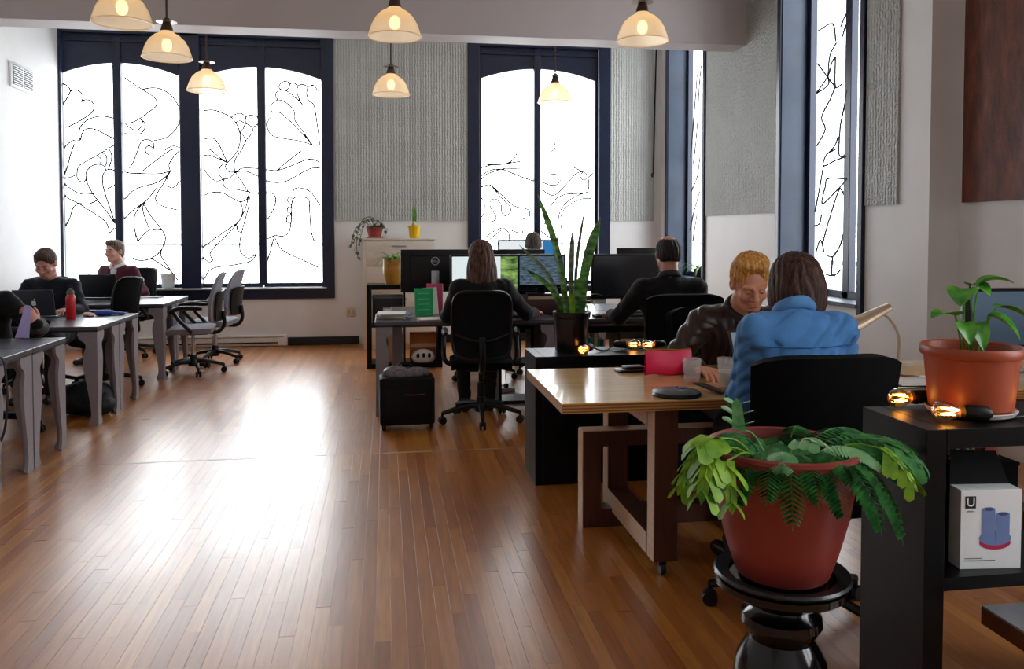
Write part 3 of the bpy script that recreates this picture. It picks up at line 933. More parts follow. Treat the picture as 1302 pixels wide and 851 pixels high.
def pendant(zc):
    t = thing('pendant_lamp', 'pendant', 'lamp', (0, 0, 0))
    prof = [(0.045, 0.225), (0.062, 0.205), (0.10, 0.185), (0.142, 0.145), (0.172, 0.09), (0.190, 0.035), (0.200, 0.0)]
    fine = []
    for (a, b) in zip(prof[:-1], prof[1:]):
        for k in range(3):
            fine.append((a[0] + (b[0] - a[0]) * k / 3, a[1] + (b[1] - a[1]) * k / 3))
    fine.append(prof[-1])
    vs, fs = [], []
    n = 96
    for (r, z) in fine:
        for i in range(n):
            a = 2 * PI * i / n
            rr = r * (1 + (0.012 if i % 2 else 0.0))
            vs.append((rr * math.cos(a), rr * math.sin(a), z))
    for j in range(len(fine) - 1):
        for i in range(n):
            i2 = (i + 1) % n
            fs.append((j * n + i, (j + 1) * n + i, (j + 1) * n + i2, j * n + i2))
    sh = MB().add(vs, fs).build('shade', M_SHADE, t)
    MB().tube([(0.2005 * math.cos(a), 0.2005 * math.sin(a), -0.002) for a in [2 * PI * i / 48 for i in range(49)]], 0.006, 6).build('rim', M_SHADE, sh)
    MB().lathe([(0.0, 0.335), (0.022, 0.33), (0.03, 0.30), (0.047, 0.25), (0.052, 0.222), (0.03, 0.215), (0.0, 0.215)], 20).build('fitter', M_BRONZE, t)
    MB().lathe([(0.0, 0.315), (0.02, 0.312), (0.082, 0.302), (0.086, 0.298), (0.03, 0.296), (0.0, 0.296)], 24).build('collar_disc', mat('collar_metal', '#8d8377', 0.35, metal=0.6), t)
    MB().tube([(0, 0, 0.33), (0, 0, zc)], 0.009, 8).build('stem', M_BRONZE, t)
    MB().lathe([(0.0, zc), (0.055, zc), (0.05, zc - 0.03), (0.012, zc - 0.05), (0.0, zc - 0.05)], 16).build('canopy', M_BRONZE, t)
    MB().sphere((0, 0, 0.105), (0.042, 0.042, 0.055), 14, 10).build('bulb', M_BULB, t)
    return t


LZ = 2.95
PEND = [(-1.83, 6.24, 'frontmost pendant lamp over the grey desks, cut by the picture\'s top edge'),
        (-1.82, 7.42, 'pendant lamp with a full brown stem hanging just before the beam'),
        (-1.86, 9.20, 'pendant lamp hanging beyond the beam before the wide window'),
        (0.08, 6.45, 'pendant lamp before the beam, above the woman at the desk'),
        (0.07, 9.15, 'pendant lamp beyond the beam before the ribbed grey panel'),
        (2.00, 6.30, 'pendant lamp before the beam, nearest the side windows'),
        (1.95, 9.42, 'pendant lamp beyond the beam before the narrower arched window')]
p0 = pendant(ZC - LZ)
for i, (x, y, lb) in enumerate(PEND):
    o = p0 if i == 0 else copy_tree(p0)
    place(o, (x, y, LZ + (0.05 if i in (3, 5) else -0.02 if i < 2 else 0.0)), 0.0, lb, 'ribbed glass pendant lamps')
    if o.location.z > LZ:
        o.location.z = LZ + 0.0

# ------------------------------------------------------------------ grey desks with cut-out cabriole legs
M_DESKTOP = mat('grey_laminate_top', '#4a4b55', 0.28, vary=0.08, scale=12)
M_DESKEDGE = mat('black_edge_band', '#0f0f12', 0.4)
M_DESKLEG = mat('grey_leg_board', '#8b8790', 0.4, vary=0.05)
DH = 0.745


def leg_profile(h):
    """upright outer edge at u=0, swelling knee and slim ankle on the other side"""
    inner = [(0.135, h), (0.130, h - 0.05), (0.088, h - 0.085), (0.082, h - 0.12), (0.098, h - 0.17), (0.102, h - 0.23), (0.094, h - 0.31),
             (0.076, h - 0.42), (0.058, h - 0.53), (0.050, h - 0.61), (0.056, h - 0.66), (0.072, h - 0.69), (0.066, 0.0)]
    s = spline([(a, b, 0) for a, b in inner], 3)
    return [(0.0, 0.0), (0.0, h)] + [(p.x, max(p.y, 0.0)) for p in s]


def cabriole_desk(sx, sy, label, loc, group, top_m=None):
    """top sx by sy, centred; each leg is two cut boards meeting at the corner"""
    t = thing('desk', label, 'desk', loc, 0, group)
    tp = MB().box((0, 0, DH - 0.014), (sx, sy, 0.028), r=0.003, seg=1).build('tabletop', top_m or M_DESKTOP, t, smooth=False)
    MB().box((0, 0, DH - 0.034), (sx - 0.006, sy - 0.006, 0.013)).build('edge_band', M_DESKEDGE, tp, smooth=False)
    h = DH - 0.04
    pr = leg_profile(h)
    for ex in (-1, 1):
        for ey in (-1, 1):
            b = MB()
            cx, cy = ex * (sx / 2 - 0.006), ey * (sy / 2 - 0.006)
            b.prism(pr, lambda u, w, d: (cx - ex * u, cy - ey * d, w), 0.0, 0.02)
            b.prism(pr, lambda u, w, d: (cx - ex * d, cy - ey * (u + 0.02), w), 0.0, 0.02)
            b.build('leg', M_DESKLEG, t, smooth=False)
    return t


DG = 'grey desks with cut-out curved legs along the vent wall'
cabriole_desk(1.42, 0.52, 'grey desk nearest the camera, with a dark cable hanging from it', (-2.83, 5.12, 0), DG)
cabriole_desk(1.42, 0.52, 'grey desk directly before the person holding purple paper', (-2.83, 5.645, 0), DG)
cabriole_desk(1.42, 0.52, 'grey desk on the camera side of the red bottle', (-2.84, 6.81, 0), DG)
cabriole_desk(1.42, 0.52, 'grey desk under the grey laptop, red bottle and blue pouch', (-2.84, 7.335, 0), DG)
cabriole_desk(1.42, 0.52, 'grey desk beside the nearer empty grey chair', (-2.87, 8.78, 0), DG)
cabriole_desk(1.42, 0.52, 'grey desk under the maroon-sweater man\'s hands and papers', (-2.87, 9.305, 0), DG)
CG = 'desks in the middle of the room'
cabriole_desk(1.46, 0.68, 'grey desk with papers and the green brochure in front of the long-haired woman', (0.645, 6.86, 0), CG)
cabriole_desk(1.46, 0.68, 'desk with keyboard in front of the man in the black suit', (2.115, 6.86, 0), CG)
cabriole_desk(1.46, 0.66, 'desk behind the green brochure carrying the round-logo monitor backs', (0.78, 7.55, 0), CG)
cabriole_desk(1.46, 0.66, 'desk carrying the dark monitor back near the side wall', (2.26, 7.55, 0), CG)
cabriole_desk(1.46, 0.68, 'far desk before the narrower window with the white-screen monitor', (1.7, 9.25, 0), CG)

# ------------------------------------------------------------------ plywood table
M_PLYTOP = mat('birch_ply_top', '#deb67c', 0.2, vary=0.12, scale=4, stretch=(1, 14, 14), coat=0.3)
M_WALNUT = mat('walnut_face', '#4a261a', 0.35, vary=0.25, scale=5, stretch=(14, 14, 1))
M_PLYSIDE = mat('pale_ply_side', '#c9a98c', 0.4, vary=0.1, scale=5, stretch=(1, 1, 12))


def ply_edge():
    m = bpy.data.materials.new('ply_layers')
    m.use_nodes = True
    nt = m.node_tree
    b = nt.nodes['Principled BSDF']
    b.inputs['Roughness'].default_value = 0.4
    tc = node(nt, 'ShaderNodeTexCoord')
    wv = node(nt, 'ShaderNodeTexWave', wave_type='BANDS', bands_direction='Z')
    wv.inputs['Scale'].default_value = 26
    wv.inputs['Distortion'].default_value = 0.4
    nt.links.new(tc.outputs['Object'], wv.inputs['Vector'])
    cr = node(nt, 'ShaderNodeValToRGB')
    cr.color_ramp.elements[0].color = lin('#6b3f1c')
    cr.color_ramp.elements[1].color = lin('#c08a4c')
    nt.links.new(wv.outputs['Fac'], cr.inputs['Fac'])
    nt.links.new(cr.outputs['Color'], b.inputs['Base Color'])
    return m


TZ = 0.76
TB = thing('plywood_table', 'large birch plywood table with walnut-faced loop legs on casters', 'table', (0.70, 3.23, 0))
tt = MB().box((1.35, 0.42, TZ - 0.003), (2.70, 0.84, 0.006), r=0.002, seg=1).build('tabletop', M_PLYTOP, TB, smooth=False)
MB().box((1.35, 0.42, TZ - 0.024), (2.70, 0.84, 0.036)).build('edge_layers', ply_edge(), tt, smooth=False)
for xx in (0.40, 2.2):
    f = MB()
    # loop in the YZ plane, 0.10 wide along x
    zt, zb = TZ - 0.043, 0.075
    y0, y1, w = 0.035, 0.86, 0.085
    f.box((xx + 0.05, y0 + w / 2, (zt + zb) / 2), (0.10, w, zt - zb))
    f.box((xx + 0.05, y1 - w / 2 - 0.02, (zt + zb) / 2), (0.10, w, zt - zb))
    f.box((xx + 0.05, (y0 + y1) / 2, zt - 0.045), (0.10, y1 - y0 - 0.04, 0.09))
    f.box((xx + 0.05, (y0 + y1) / 2, zb + 0.045), (0.10, y1 - y0 - 0.04, 0.09))
    lf = f.build('loop_leg', M_WALNUT, TB, smooth=False)
    s = MB()
    for yy in (y0 + w / 2, y1 - w / 2 - 0.02):
        s.box((xx - 0.002, yy, (zt + zb) / 2), (0.004, w - 0.002, zt - zb))
    s.box((xx - 0.002, (y0 + y1) / 2, zt - 0.045), (0.004, y1 - y0 - 0.2, 0.09))
    s.box((xx - 0.002, (y0 + y1) / 2, zb + 0.045), (0.004, y1 - y0 - 0.2, 0.09))
    s.build('side_face', M_PLYSIDE, lf, smooth=False)
    for yy in (y0 + 0.05, y1 - 0.07):
        c = MB().lathe([(0.0, -0.011), (0.028, -0.011), (0.03, -0.006), (0.03, 0.006), (0.028, 0.011), (0.0, 0.011)], 16, (xx + 0.05, yy, 0.03),
                       Matrix.Rotation(PI / 2, 4, 'Y'))
        c.box((xx + 0.05, yy, 0.058), (0.035, 0.03, 0.034), r=0.004)
        c.build('caster', M_BLACKPAINT, lf)

bn = thing('plywood_bench', 'walnut-faced rectangular loop bench frame under the plywood table', 'bench', (0.95, 3.90, 0))
BX, BZ = 0.92, 0.475
for xx in (0.045, BX - 0.045):
    MB().box((xx, 0.045, BZ / 2), (0.09, 0.09, BZ)).build('post', M_WALNUT, bn, smooth=False)
MB().box((BX / 2, 0.045, BZ - 0.038), (BX - 0.18, 0.09, 0.076)).build('top_rail', M_WALNUT, bn, smooth=False)
MB().box((BX / 2, 0.045, 0.045), (BX - 0.18, 0.09, 0.09)).build('bottom_rail', M_WALNUT, bn, smooth=False)
MB().box((-0.002, 0.045, BZ / 2), (0.004, 0.09, BZ)).build('side_face', M_PLYSIDE, bn, smooth=False)
MB().box((BX / 2, 0.045, BZ + 0.002), (BX, 0.09, 0.004)).build('top_face', M_PLYSIDE, bn, smooth=False)

# ------------------------------------------------------------------ black bookcases
M_BLKWOOD = mat('black_brown_foil', '#040407', 0.36, vary=0.15, scale=20, spec=0.2)


def bookcase(label, loc, w, d, h, cols, rows, t=0.05, back=False, rz=0.0, inner=0.016):
    k = thing('bookcase', label, 'bookcase', loc, rz)
    for x in (t / 2, w - t / 2):
        MB().box((x, d / 2, h / 2), (t, d, h), r=0.0015, seg=1).build('side_panel', M_BLKWOOD, k, smooth=False)
    MB().box((w / 2, d / 2, h - t / 2), (w - 2 * t - 0.001, d, t), r=0.0015, seg=1).build('top', M_BLKWOOD, k, smooth=False)
    MB().box((w / 2, d / 2, t / 2), (w - 2 * t - 0.001, d, t), r=0.0015, seg=1).build('bottom', M_BLKWOOD, k, smooth=False)
    iw, ih = w - 2 * t, h - 2 * t
    for i in range(1, cols):
        MB().box((t + iw * i / cols, d / 2, h / 2), (inner, d - 0.004, ih - 0.002)).build('divider', M_BLKWOOD, k, smooth=False)
    for j in range(1, rows):
        MB().box((w / 2, d / 2, t + ih * j / rows), (iw - 0.002, d - 0.004, inner)).build('shelf', M_BLKWOOD, k, smooth=False)
    if back:
        MB().box((w / 2, 0.004, h / 2), (iw, 0.008, ih)).build('back_panel', M_BLKWOOD, k, smooth=False)
    return k


bookcase('low black bookcase under the tall snake plant', (0.84, 4.60, 0), 1.49, 0.36, 0.74, 4, 2, back=True)
bookcase('open black bookcase behind the desk, under the spider plant', (-0.20, 8.84, 0), 0.80, 0.38, 0.89, 2, 2)
bookcase("low black bookcase with books under the suited man's desk", (1.54, 6.70, 0), 1.15, 0.30, 0.66, 3, 2)
# ------------------------------------------------------------------ office chairs
M_BLKPLASTIC = mat('black_plastic', '#08080b', 0.4, spec=0.3)
M_GREYFAB = mat('grey_chair_fabric', '#8b8d99', 0.8, vary=0.12, scale=120, bump=0.15, bscale=300)
M_BLKFAB = mat('black_chair_fabric', '#040406', 0.9, spec=0.15, vary=0.15, scale=120, bump=0.15, bscale=300)
M_CHROME = mat('chrome', '#c9c9cc', 0.2, metal=1.0)
M_MESHFAB = mat('black_mesh_fabric', '#07080d', 0.8, vary=0.2, scale=200, spec=0.2)


def star_base(t, r=0.31, a0=0.3, tall=0.40):
    b = MB().lathe([(0.0, 0.075), (0.045, 0.075), (0.05, 0.10), (0.038, 0.15), (0.034, 0.19), (0.0, 0.19)], 16).build('base_hub', M_BLKPLASTIC, t)
    for k in range(5):
        a = a0 + 2 * PI * k / 5
        c, s = math.cos(a), math.sin(a)
        pts = spline([(0.03 * c, 0.03 * s, 0.125), (0.14 * c, 0.14 * s, 0.12), (r * c, r * s, 0.082)], 4)
        sp = MB().tube(pts, [0.026 - 0.010 * i / (len(pts) - 1) for i in range(len(pts))], 8).build('base_spoke', M_BLKPLASTIC, b)
    for k in range(5):
        a = a0 + 2 * PI * k / 5
        c, s = math.cos(a), math.sin(a)
        w = MB()
        for d in (-0.016, 0.016):
            w.lathe([(0.0, -0.009), (0.026, -0.009), (0.030, -0.004), (0.030, 0.004), (0.026, 0.009), (0.0, 0.009)], 14,
                    (r * c - s * d, r * s + c * d, 0.030), Matrix.Rotation(a + PI / 2, 4, 'Z') @ Matrix.Rotation(PI / 2, 4, 'Y'))
        w.tube([(r * c, r * s, 0.03), (r * c, r * s, 0.09)], 0.010, 8)
        w.build('caster', M_BLKPLASTIC, t)
    MB().lathe([(0.0, 0.18), (0.028, 0.18), (0.028, 0.30), (0.018, 0.30), (0.018, tall), (0.0, tall)], 16).build('gas_lift', M_CHROME if tall > 0.41 else M_BLKPLASTIC, t)


def office_chair(kind, label, loc, rz, group=None, base_turn=0.3):
    """faces local +y; kind: 'grey' slim upholstered, 'mesh' framed mesh back, 'wide' broad black back"""
    t = thing('office_chair', label, 'chair', loc, rz, group)
    fab = M_GREYFAB if kind == 'grey' else M_BLKFAB
    star_base(t, 0.30 if kind == 'grey' else 0.31, base_turn, 0.42 if kind == 'grey' else 0.405)
    MB().box((0, -0.02, 0.425), (0.22, 0.28, 0.045), r=0.015).build('mechanism', M_BLKPLASTIC, t)
    # seat cushion: waterfall front edge

    def seat(u, v):
        x, y = (u - 0.5) * 0.48, (v - 0.5) * 0.47
        ed = max(abs(u - 0.5), abs(v - 0.5)) * 2
        z = 0.505 - 0.028 * ed ** 4 - (0.035 * max(0, (v - 0.8) / 0.2) ** 2) - 0.012 * math.cos(PI * (u - 0.5)) * math.sin(PI * v)
        k = 1 - 0.06 * (abs(u - 0.5) * 2) ** 6 * (abs(v - 0.5) * 2) ** 6
        return (x * k, y * k + 0.02, z)
    MB().grid(seat, 12, 12, 0.055).build('seat', fab, t, angle=80)
    if kind == 'grey':
        def back(u, v):
            x = (u - 0.5) * (0.30 + 0.16 * math.sin(PI * min(1, v * 0.62 + 0.22)) - 0.10 * max(0, v - 0.75) / 0.25)
            z = 0.53 + 0.50 * v
            y = -0.235 - 0.05 * math.sin(PI * v * 1.1) * 0 - 0.12 * (v - 0.35) ** 2 - 0.05 * v + 0.10 * (abs(u - 0.5) * 2) ** 2 * 0.5
            return (x, y, z - 0.02 * (abs(u - 0.5) * 2) ** 4 * (1 if v > 0.5 else -1))
        bk = MB().grid(back, 12, 14, 0.035).build('backrest', fab, t, angle=80)

        def shell(u, v):
            p = back(0.06 + 0.88 * u, 0.02 + 0.62 * v)
            return (p[0], p[1] - 0.037, p[2])
        MB().grid(shell, 8, 8, 0.012).build('back_shell', M_BLKPLASTIC, bk, angle=80)
        MB().tube(spline([(0, -0.10, 0.42), (0, -0.24, 0.42), (0, -0.305, 0.50), (0, -0.295, 0.64)], 4), 0.02, 8).build('back_bracket', M_BLKPLASTIC, t)
    elif kind == 'mesh':
        def outline(a):
            # rounded rectangle
            c, s = math.cos(a), math.sin(a)
            e = 0.38
            return (0.215 * math.copysign(abs(c) ** e, c), 0.25 * math.copysign(abs(s) ** e, s))

        def bp(x, zz):
            return (x, -0.26 - 0.10 * ((zz) / 0.27 + 0.2) ** 2 * 0.5 - 0.02 * zz + 0.06 * (x / 0.225) ** 2, 0.765 + zz)
        ring = [bp(*outline(2 * PI * i / 48)) for i in range(49)]
        fr = MB().tube(ring, 0.014, 8).build('back_frame', M_BLKPLASTIC, t)
        vs = [bp(0, 0)]
        for rr in (0.33, 0.66, 0.99):
            for i in range(48):
                x, z = outline(2 * PI * i / 48)
                vs.append(bp(x * rr, z * rr))
        fs = [(0, 1 + i, 1 + (i + 1) % 48) for i in range(48)]
        for k in range(2):
            for i in range(48):
                j = (i + 1) % 48
                fs.append((1 + k * 48 + i, 1 + (k + 1) * 48 + i, 1 + (k + 1) * 48 + j, 1 + k * 48 + j))
        vs2 = [(p[0], p[1] - 0.004, p[2]) for p in vs]
        mb = MB().add(vs, fs).add(vs2, [tuple(reversed(f)) for f in fs])
        mb.build('back_mesh', M_MESHFAB, t, angle=80)
        MB().tube(spline([(-0.2, -0.255, 0.70), (-0.08, -0.30, 0.66), (0, -0.31, 0.655), (0.08, -0.30, 0.66), (0.2, -0.255, 0.70)], 4), 0.012, 8).build('lumbar_bar', M_BLKPLASTIC, t)
        MB().tube(spline([(0, -0.08, 0.42), (0, -0.26, 0.43), (0, -0.32, 0.52), (0, -0.31, 0.68)], 4), 0.026, 8).build('back_bracket', M_BLKPLASTIC, t)
    else:
        def back(u, v):
            x = (u - 0.5) * (0.57 - 0.05 * (1 - v))
            z = 0.56 + (0.46 if kind == 'wide' else 0.26) * v - 0.035 * (abs(u - 0.5) * 2) ** 5 * v
            y = -0.25 - 0.06 * v + 0.09 * (abs(u - 0.5) * 2) ** 2.2
            return (x, y, z)
        MB().grid(back, 16, 10, 0.05).build('backrest', fab, t, angle=80)
        MB().tube(spline([(0, -0.10, 0.42), (0, -0.27, 0.43), (0, -0.345, 0.52), (0, -0.33, 0.68)], 4), 0.026, 8).build('back_bracket', M_BLKPLASTIC, t)
    # arms
    if kind in ('grey', 'mesh'):
        for s in (-1, 1):
            pts = spline([(s * 0.20, 0.0, 0.43), (s * 0.275, 0.0, 0.47), (s * 0.285, 0.10, 0.58), (s * 0.28, 0.15, 0.66)], 4)
            am = MB().tube(pts, 0.019, 8).build('armrest', M_BLKPLASTIC, t)
            MB().tube(spline([(s * 0.28, 0.17, 0.64), (s * 0.28, 0.15, 0.675), (s * 0.275, 0.05, 0.695), (s * 0.27, -0.12, 0.685)], 4),
                      [0.016, 0.02, 0.022, 0.023, 0.023, 0.024, 0.025, 0.025, 0.025, 0.024, 0.023, 0.022, 0.016], 8).build('arm_pad', M_BLKPLASTIC, am)
    if kind == 'grey':
        MB().tube([(0.12, -0.1, 0.42), (0.24, -0.1, 0.40), (0.27, -0.1, 0.38)], 0.008, 6).build('lever', M_BLKPLASTIC, t)
    return t


office_chair('grey', 'empty grey office chair nearer the camera beside the grey desks', (-1.96, 8.86, 0), PI / 2 + 0.1, 'two empty grey office chairs', 0.9)
office_chair('grey', 'empty grey office chair farther off, close to the wide window', (-1.88, 9.55, 0), PI / 2 - 0.12, 'two empty grey office chairs', 0.5)
office_chair('mesh', 'black mesh-back office chair under the long-haired woman', (0.72, 6.27, 0), -0.08, None, 0.95)
office_chair('mesh', 'empty black mesh-back chair beside the man in the navy sweater', (-2.58, 8.10, 0), PI - 0.75, None, 0.4)
office_chair('mesh', 'black mesh-back chair behind the man in the maroon sweater', (-2.98, 10.18, 0), PI - 0.45, None, 0.4)
office_chair('mesh', 'black chair under the man in the navy sweater', (-3.16, 8.16, 0), PI, None, 0.8)
office_chair('low', 'black chair under the person in the black jacket at the picture\'s edge', (-2.78, 6.40, 0), PI - 0.15, None, 0.7)
office_chair('wide', 'black chair with a broad back behind the man in the black suit', (2.06, 5.70, 0), 0.0, None, 0.3)
office_chair('wide', 'black chair with a broad back behind the denim-shirt woman', (1.53, 2.90, 0), 0.0, None, 0.25)
office_chair('mesh', 'black chair standing on the far side of the middle desks', (0.95, 8.08, 0), PI + 0.3, None, 0.1)
office_chair('wide', 'black chair under the blond man behind the plywood table', (1.84, 4.24, 0), PI, None, 0.2)
office_chair('wide', 'black chair under the far person at the white-screen monitor', (1.55, 8.45, 0), 0.0, None, 0.2)
# ------------------------------------------------------------------ smooth bodies: blended distance fields turned into one continuous mesh


def rc(a, b, ra, rb=None, k=0.03):
    return ('c', np.array(a, np.float32), np.array(b, np.float32), ra, ra if rb is None else rb, k)


def el(c, r, rot=None, k=0.03):
    return ('e', np.array(c, np.float32), np.array(r, np.float32), rot, 0, k)


def cut(c, r, rot=None, k=0.02):
    return ('x', np.array(c, np.float32), np.array(r, np.float32), rot, 0, k)


def field(prims, P, disp=None):
    D = np.full(len(P), 10.0, np.float32)
    for p in prims:
        t, a, b, c, d, k = p
        if t == 'c':
            ba = b - a
            q = P - a
            h = np.clip(q @ ba / max(float(ba @ ba), 1e-9), 0, 1)
            q -= h[:, None] * ba
            di = np.sqrt(np.einsum('ij,ij->i', q, q)) - (c + (d - c) * h)
        else:
            q = P - a
            if c is not None:
                q = q @ c
            q1 = q / b
            k0 = np.sqrt(np.einsum('ij,ij->i', q1, q1))
            q1 /= b
            k1 = np.sqrt(np.einsum('ij,ij->i', q1, q1)) + 1e-6
            di = k0 * (k0 - 1) / k1
        if t == 'x':
            di = -di
            h = np.clip(0.5 - 0.5 * (D - di) / k, 0, 1)
            D = D * (1 - h) + di * h + k * h * (1 - h)
        else:
            h = np.clip(0.5 + 0.5 * (D - di) / k, 0, 1)
            D = D * (1 - h) + di * h - k * h * (1 - h)
    if disp is not None:
        D = D + disp(P)
    return D


def surface(prims, vox, disp=None, pad=0.02):
    lo = np.array([1e9] * 3)
    hi = -lo
    for p in prims:
        if p[0] == 'c':
            r = max(p[3], p[4])
            for q in (p[1], p[2]):
                lo = np.minimum(lo, q - r)
                hi = np.maximum(hi, q + r)
        elif p[0] == 'e':
            r = float(max(p[2]))
            lo = np.minimum(lo, p[1] - r)
            hi = np.maximum(hi, p[1] + r)
    lo, hi = lo - pad, hi + pad
    B = 8
    nb = np.ceil((hi - lo) / (vox * B)).astype(int) + 1
    n = nb * B
    D = np.empty(tuple(n), np.float32)
    ci = np.stack(np.meshgrid(*[np.arange(k) for k in nb], indexing='ij'), -1).reshape(-1, 3)
    cc = (lo + (ci * B + B / 2 - 0.5) * vox).astype(np.float32)
    cd = field(prims, cc, None)
    Db = cd.reshape(tuple(nb))
    D[:] = np.repeat(np.repeat(np.repeat(np.where(Db < 0, -1.0, 1.0), B, 0), B, 1), B, 2)
    act = ci[np.abs(cd) < vox * B * 0.9 + 0.018]
    off = np.stack(np.meshgrid(*[np.arange(B)] * 3, indexing='ij'), -1).reshape(-1, 3)
    for s in range(0, len(act), 1500):
        a = act[s:s + 1500]
        ix = (a[:, None, :] * B + off[None]).reshape(-1, 3)
        val = field(prims, (lo + ix * vox).astype(np.float32), disp)
        D[ix[:, 0], ix[:, 1], ix[:, 2]] = val
    ins = D < 0
    s8 = np.zeros(tuple(n - 1), np.int8)
    for dx in (0, 1):
        for dy in (0, 1):
            for dz in (0, 1):
                s8 += ins[dx:n[0] - 1 + dx, dy:n[1] - 1 + dy, dz:n[2] - 1 + dz]
    cells = np.argwhere((s8 > 0) & (s8 < 8))
    idx = np.full(tuple(n - 1), -1, np.int32)
    idx[cells[:, 0], cells[:, 1], cells[:, 2]] = np.arange(len(cells))
    cor = [(dx, dy, dz) for dx in (0, 1) for dy in (0, 1) for dz in (0, 1)]
    cv = np.stack([D[cells[:, 0] + c[0], cells[:, 1] + c[1], cells[:, 2] + c[2]] for c in cor], 1)
    acc = np.zeros((len(cells), 3))
    cnt = np.zeros(len(cells))
    for i in range(8):
        for j in range(i + 1, 8):
            if sum(abs(cor[i][t] - cor[j][t]) for t in range(3)) != 1:
                continue
            a, b = cv[:, i], cv[:, j]
            m = (a < 0) != (b < 0)
            t = np.where(m, a / np.where(m, a - b, 1), 0)
            p = np.array(cor[i])[None] + t[:, None] * (np.array(cor[j]) - np.array(cor[i]))[None]
            acc += p * m[:, None]
            cnt += m
    V = lo + (cells + acc / cnt[:, None]) * vox
    quads = []
    for ax in range(3):
        sl0 = [slice(1, -1)] * 3
        sl1 = [slice(1, -1)] * 3
        sl0[ax] = slice(0, -1)
        sl1[ax] = slice(1, None)
        A, Bn = ins[tuple(sl0)], ins[tuple(sl1)]
        e = np.argwhere(A != Bn)
        o = np.array([1, 1, 1])
        o[ax] = 0
        g = e + o
        fl_ = A[e[:, 0], e[:, 1], e[:, 2]]
        u, w = [(1, 2), (2, 0), (0, 1)][ax]
        du, dw = np.eye(3, dtype=int)[u], np.eye(3, dtype=int)[w]
        q = []
        for d in (du + dw, dw, 0 * du, du):
            c = g - d
            q.append(idx[c[:, 0], c[:, 1], c[:, 2]])
        q = np.stack(q, 1)
        q = np.where(fl_[:, None], q, q[:, ::-1])
        quads.append(q[(q >= 0).all(1)])
    return V, np.concatenate(quads)


def skin_mesh(name, prims, vox, m, parent=None, base=(0, 0, 0), disp=None):
    V, Q = surface(prims, vox, disp)
    me = bpy.data.meshes.new(name)
    me.vertices.add(len(V))
    me.vertices.foreach_set('co', (V - np.array(base)).astype(np.float32).ravel())
    me.loops.add(len(Q) * 4)
    me.loops.foreach_set('vertex_index', Q.astype(np.int32).ravel())
    me.polygons.add(len(Q))
    me.polygons.foreach_set('loop_start', np.arange(len(Q), dtype=np.int32) * 4)
    me.polygons.foreach_set('use_smooth', np.ones(len(Q), bool))
    me.update(calc_edges=True)
    me.validate()
    me.materials.append(m)
    o = bpy.data.objects.new(name, me)
    COL.objects.link(o)
    if parent is not None:
        o.parent = parent
    else:
        o.location = base
    return o


def rotm(yaw=0.0, pitch=0.0, roll=0.0):
    """columns: right, forward, up. yaw about z, pitch>0 looks down, roll>0 tips to the right"""
    M = Matrix.Rotation(yaw, 3, 'Z') @ Matrix.Rotation(-pitch, 3, 'X') @ Matrix.Rotation(roll, 3, 'Y')
    return np.array(M, dtype=np.float64)


def folds(amp, f, seed):
    r = np.random.RandomState(seed)
    d = r.normal(size=(5, 3))
    d /= np.linalg.norm(d, axis=1)[:, None]
    ph = r.uniform(0, 6, 5)

    def fn(P):
        w = np.sin(P @ d[3] * 17 + ph[3]) * 1.3 + np.sin(P @ d[4] * 11 + ph[4]) * 1.1
        s = np.zeros(len(P), np.float32)
        for i in range(3):
            s += (1 - np.abs(np.sin(P @ d[i] * f * (0.8 + 0.3 * i) + 2.2 * w + ph[i])) * 1.6).astype(np.float32)
        return (amp * s / 2).astype(np.float32)
    return fn


def strands(H, C, amp, n):
    def fn(P):
        q = (P - C) @ H
        a = np.arctan2(q[:, 0], q[:, 1] + 0.02)
        w = np.sin(a * n + 2.0 * np.sin(q[:, 2] * 22 + a * 3)) + 0.6 * np.sin(a * n * 2.3 + q[:, 2] * 14)
        return (amp * w).astype(np.float32)
    return fn


def hair_mat(name, dark, light):
    m = bpy.data.materials.new(name)
    m.use_nodes = True
    nt = m.node_tree
    b = nt.nodes['Principled BSDF']
    b.inputs['Roughness'].default_value = 0.58
    b.inputs['Specular IOR Level'].default_value = 0.3
    tc = node(nt, 'ShaderNodeTexCoord')
    mp = node(nt, 'ShaderNodeMapping')
    mp.inputs['Scale'].default_value = (1, 1, 0.12)
    nt.links.new(tc.outputs['Object'], mp.inputs['Vector'])
    nz = node(nt, 'ShaderNodeTexNoise')
    nz.inputs['Scale'].default_value = 95
    nz.inputs['Detail'].default_value = 5
    nt.links.new(mp.outputs[0], nz.inputs['Vector'])
    cr = node(nt, 'ShaderNodeValToRGB')
    cr.color_ramp.elements[0].position, cr.color_ramp.elements[0].color = 0.35, lin(dark)
    cr.color_ramp.elements[1].position, cr.color_ramp.elements[1].color = 0.68, lin(light)
    nt.links.new(nz.outputs['Fac'], cr.inputs['Fac'])
    nt.links.new(cr.outputs['Color'], b.inputs['Base Color'])
    bp = node(nt, 'ShaderNodeBump')
    bp.inputs['Strength'].default_value = 0.6
    bp.inputs['Distance'].default_value = 0.006
    nt.links.new(nz.outputs['Fac'], bp.inputs['Height'])
    nt.links.new(bp.outputs[0], b.inputs['Normal'])
    return m


def ik(S, W, l1, l2, pole):
    S, W = Vector(S), Vector(W)
    d = W - S
    L = d.length
    mx = (l1 + l2) * 0.985
    if L > mx:
        W = S + d * (mx / L)
        d = W - S
        L = mx
    a = (l1 * l1 - l2 * l2 + L * L) / (2 * L)
    h = math.sqrt(max(l1 * l1 - a * a, 0))
    n = d.normalized()
    p = Vector(pole)
    p = p - n * p.dot(n)
    p.normalize()
    return S + n * a + p * h, W


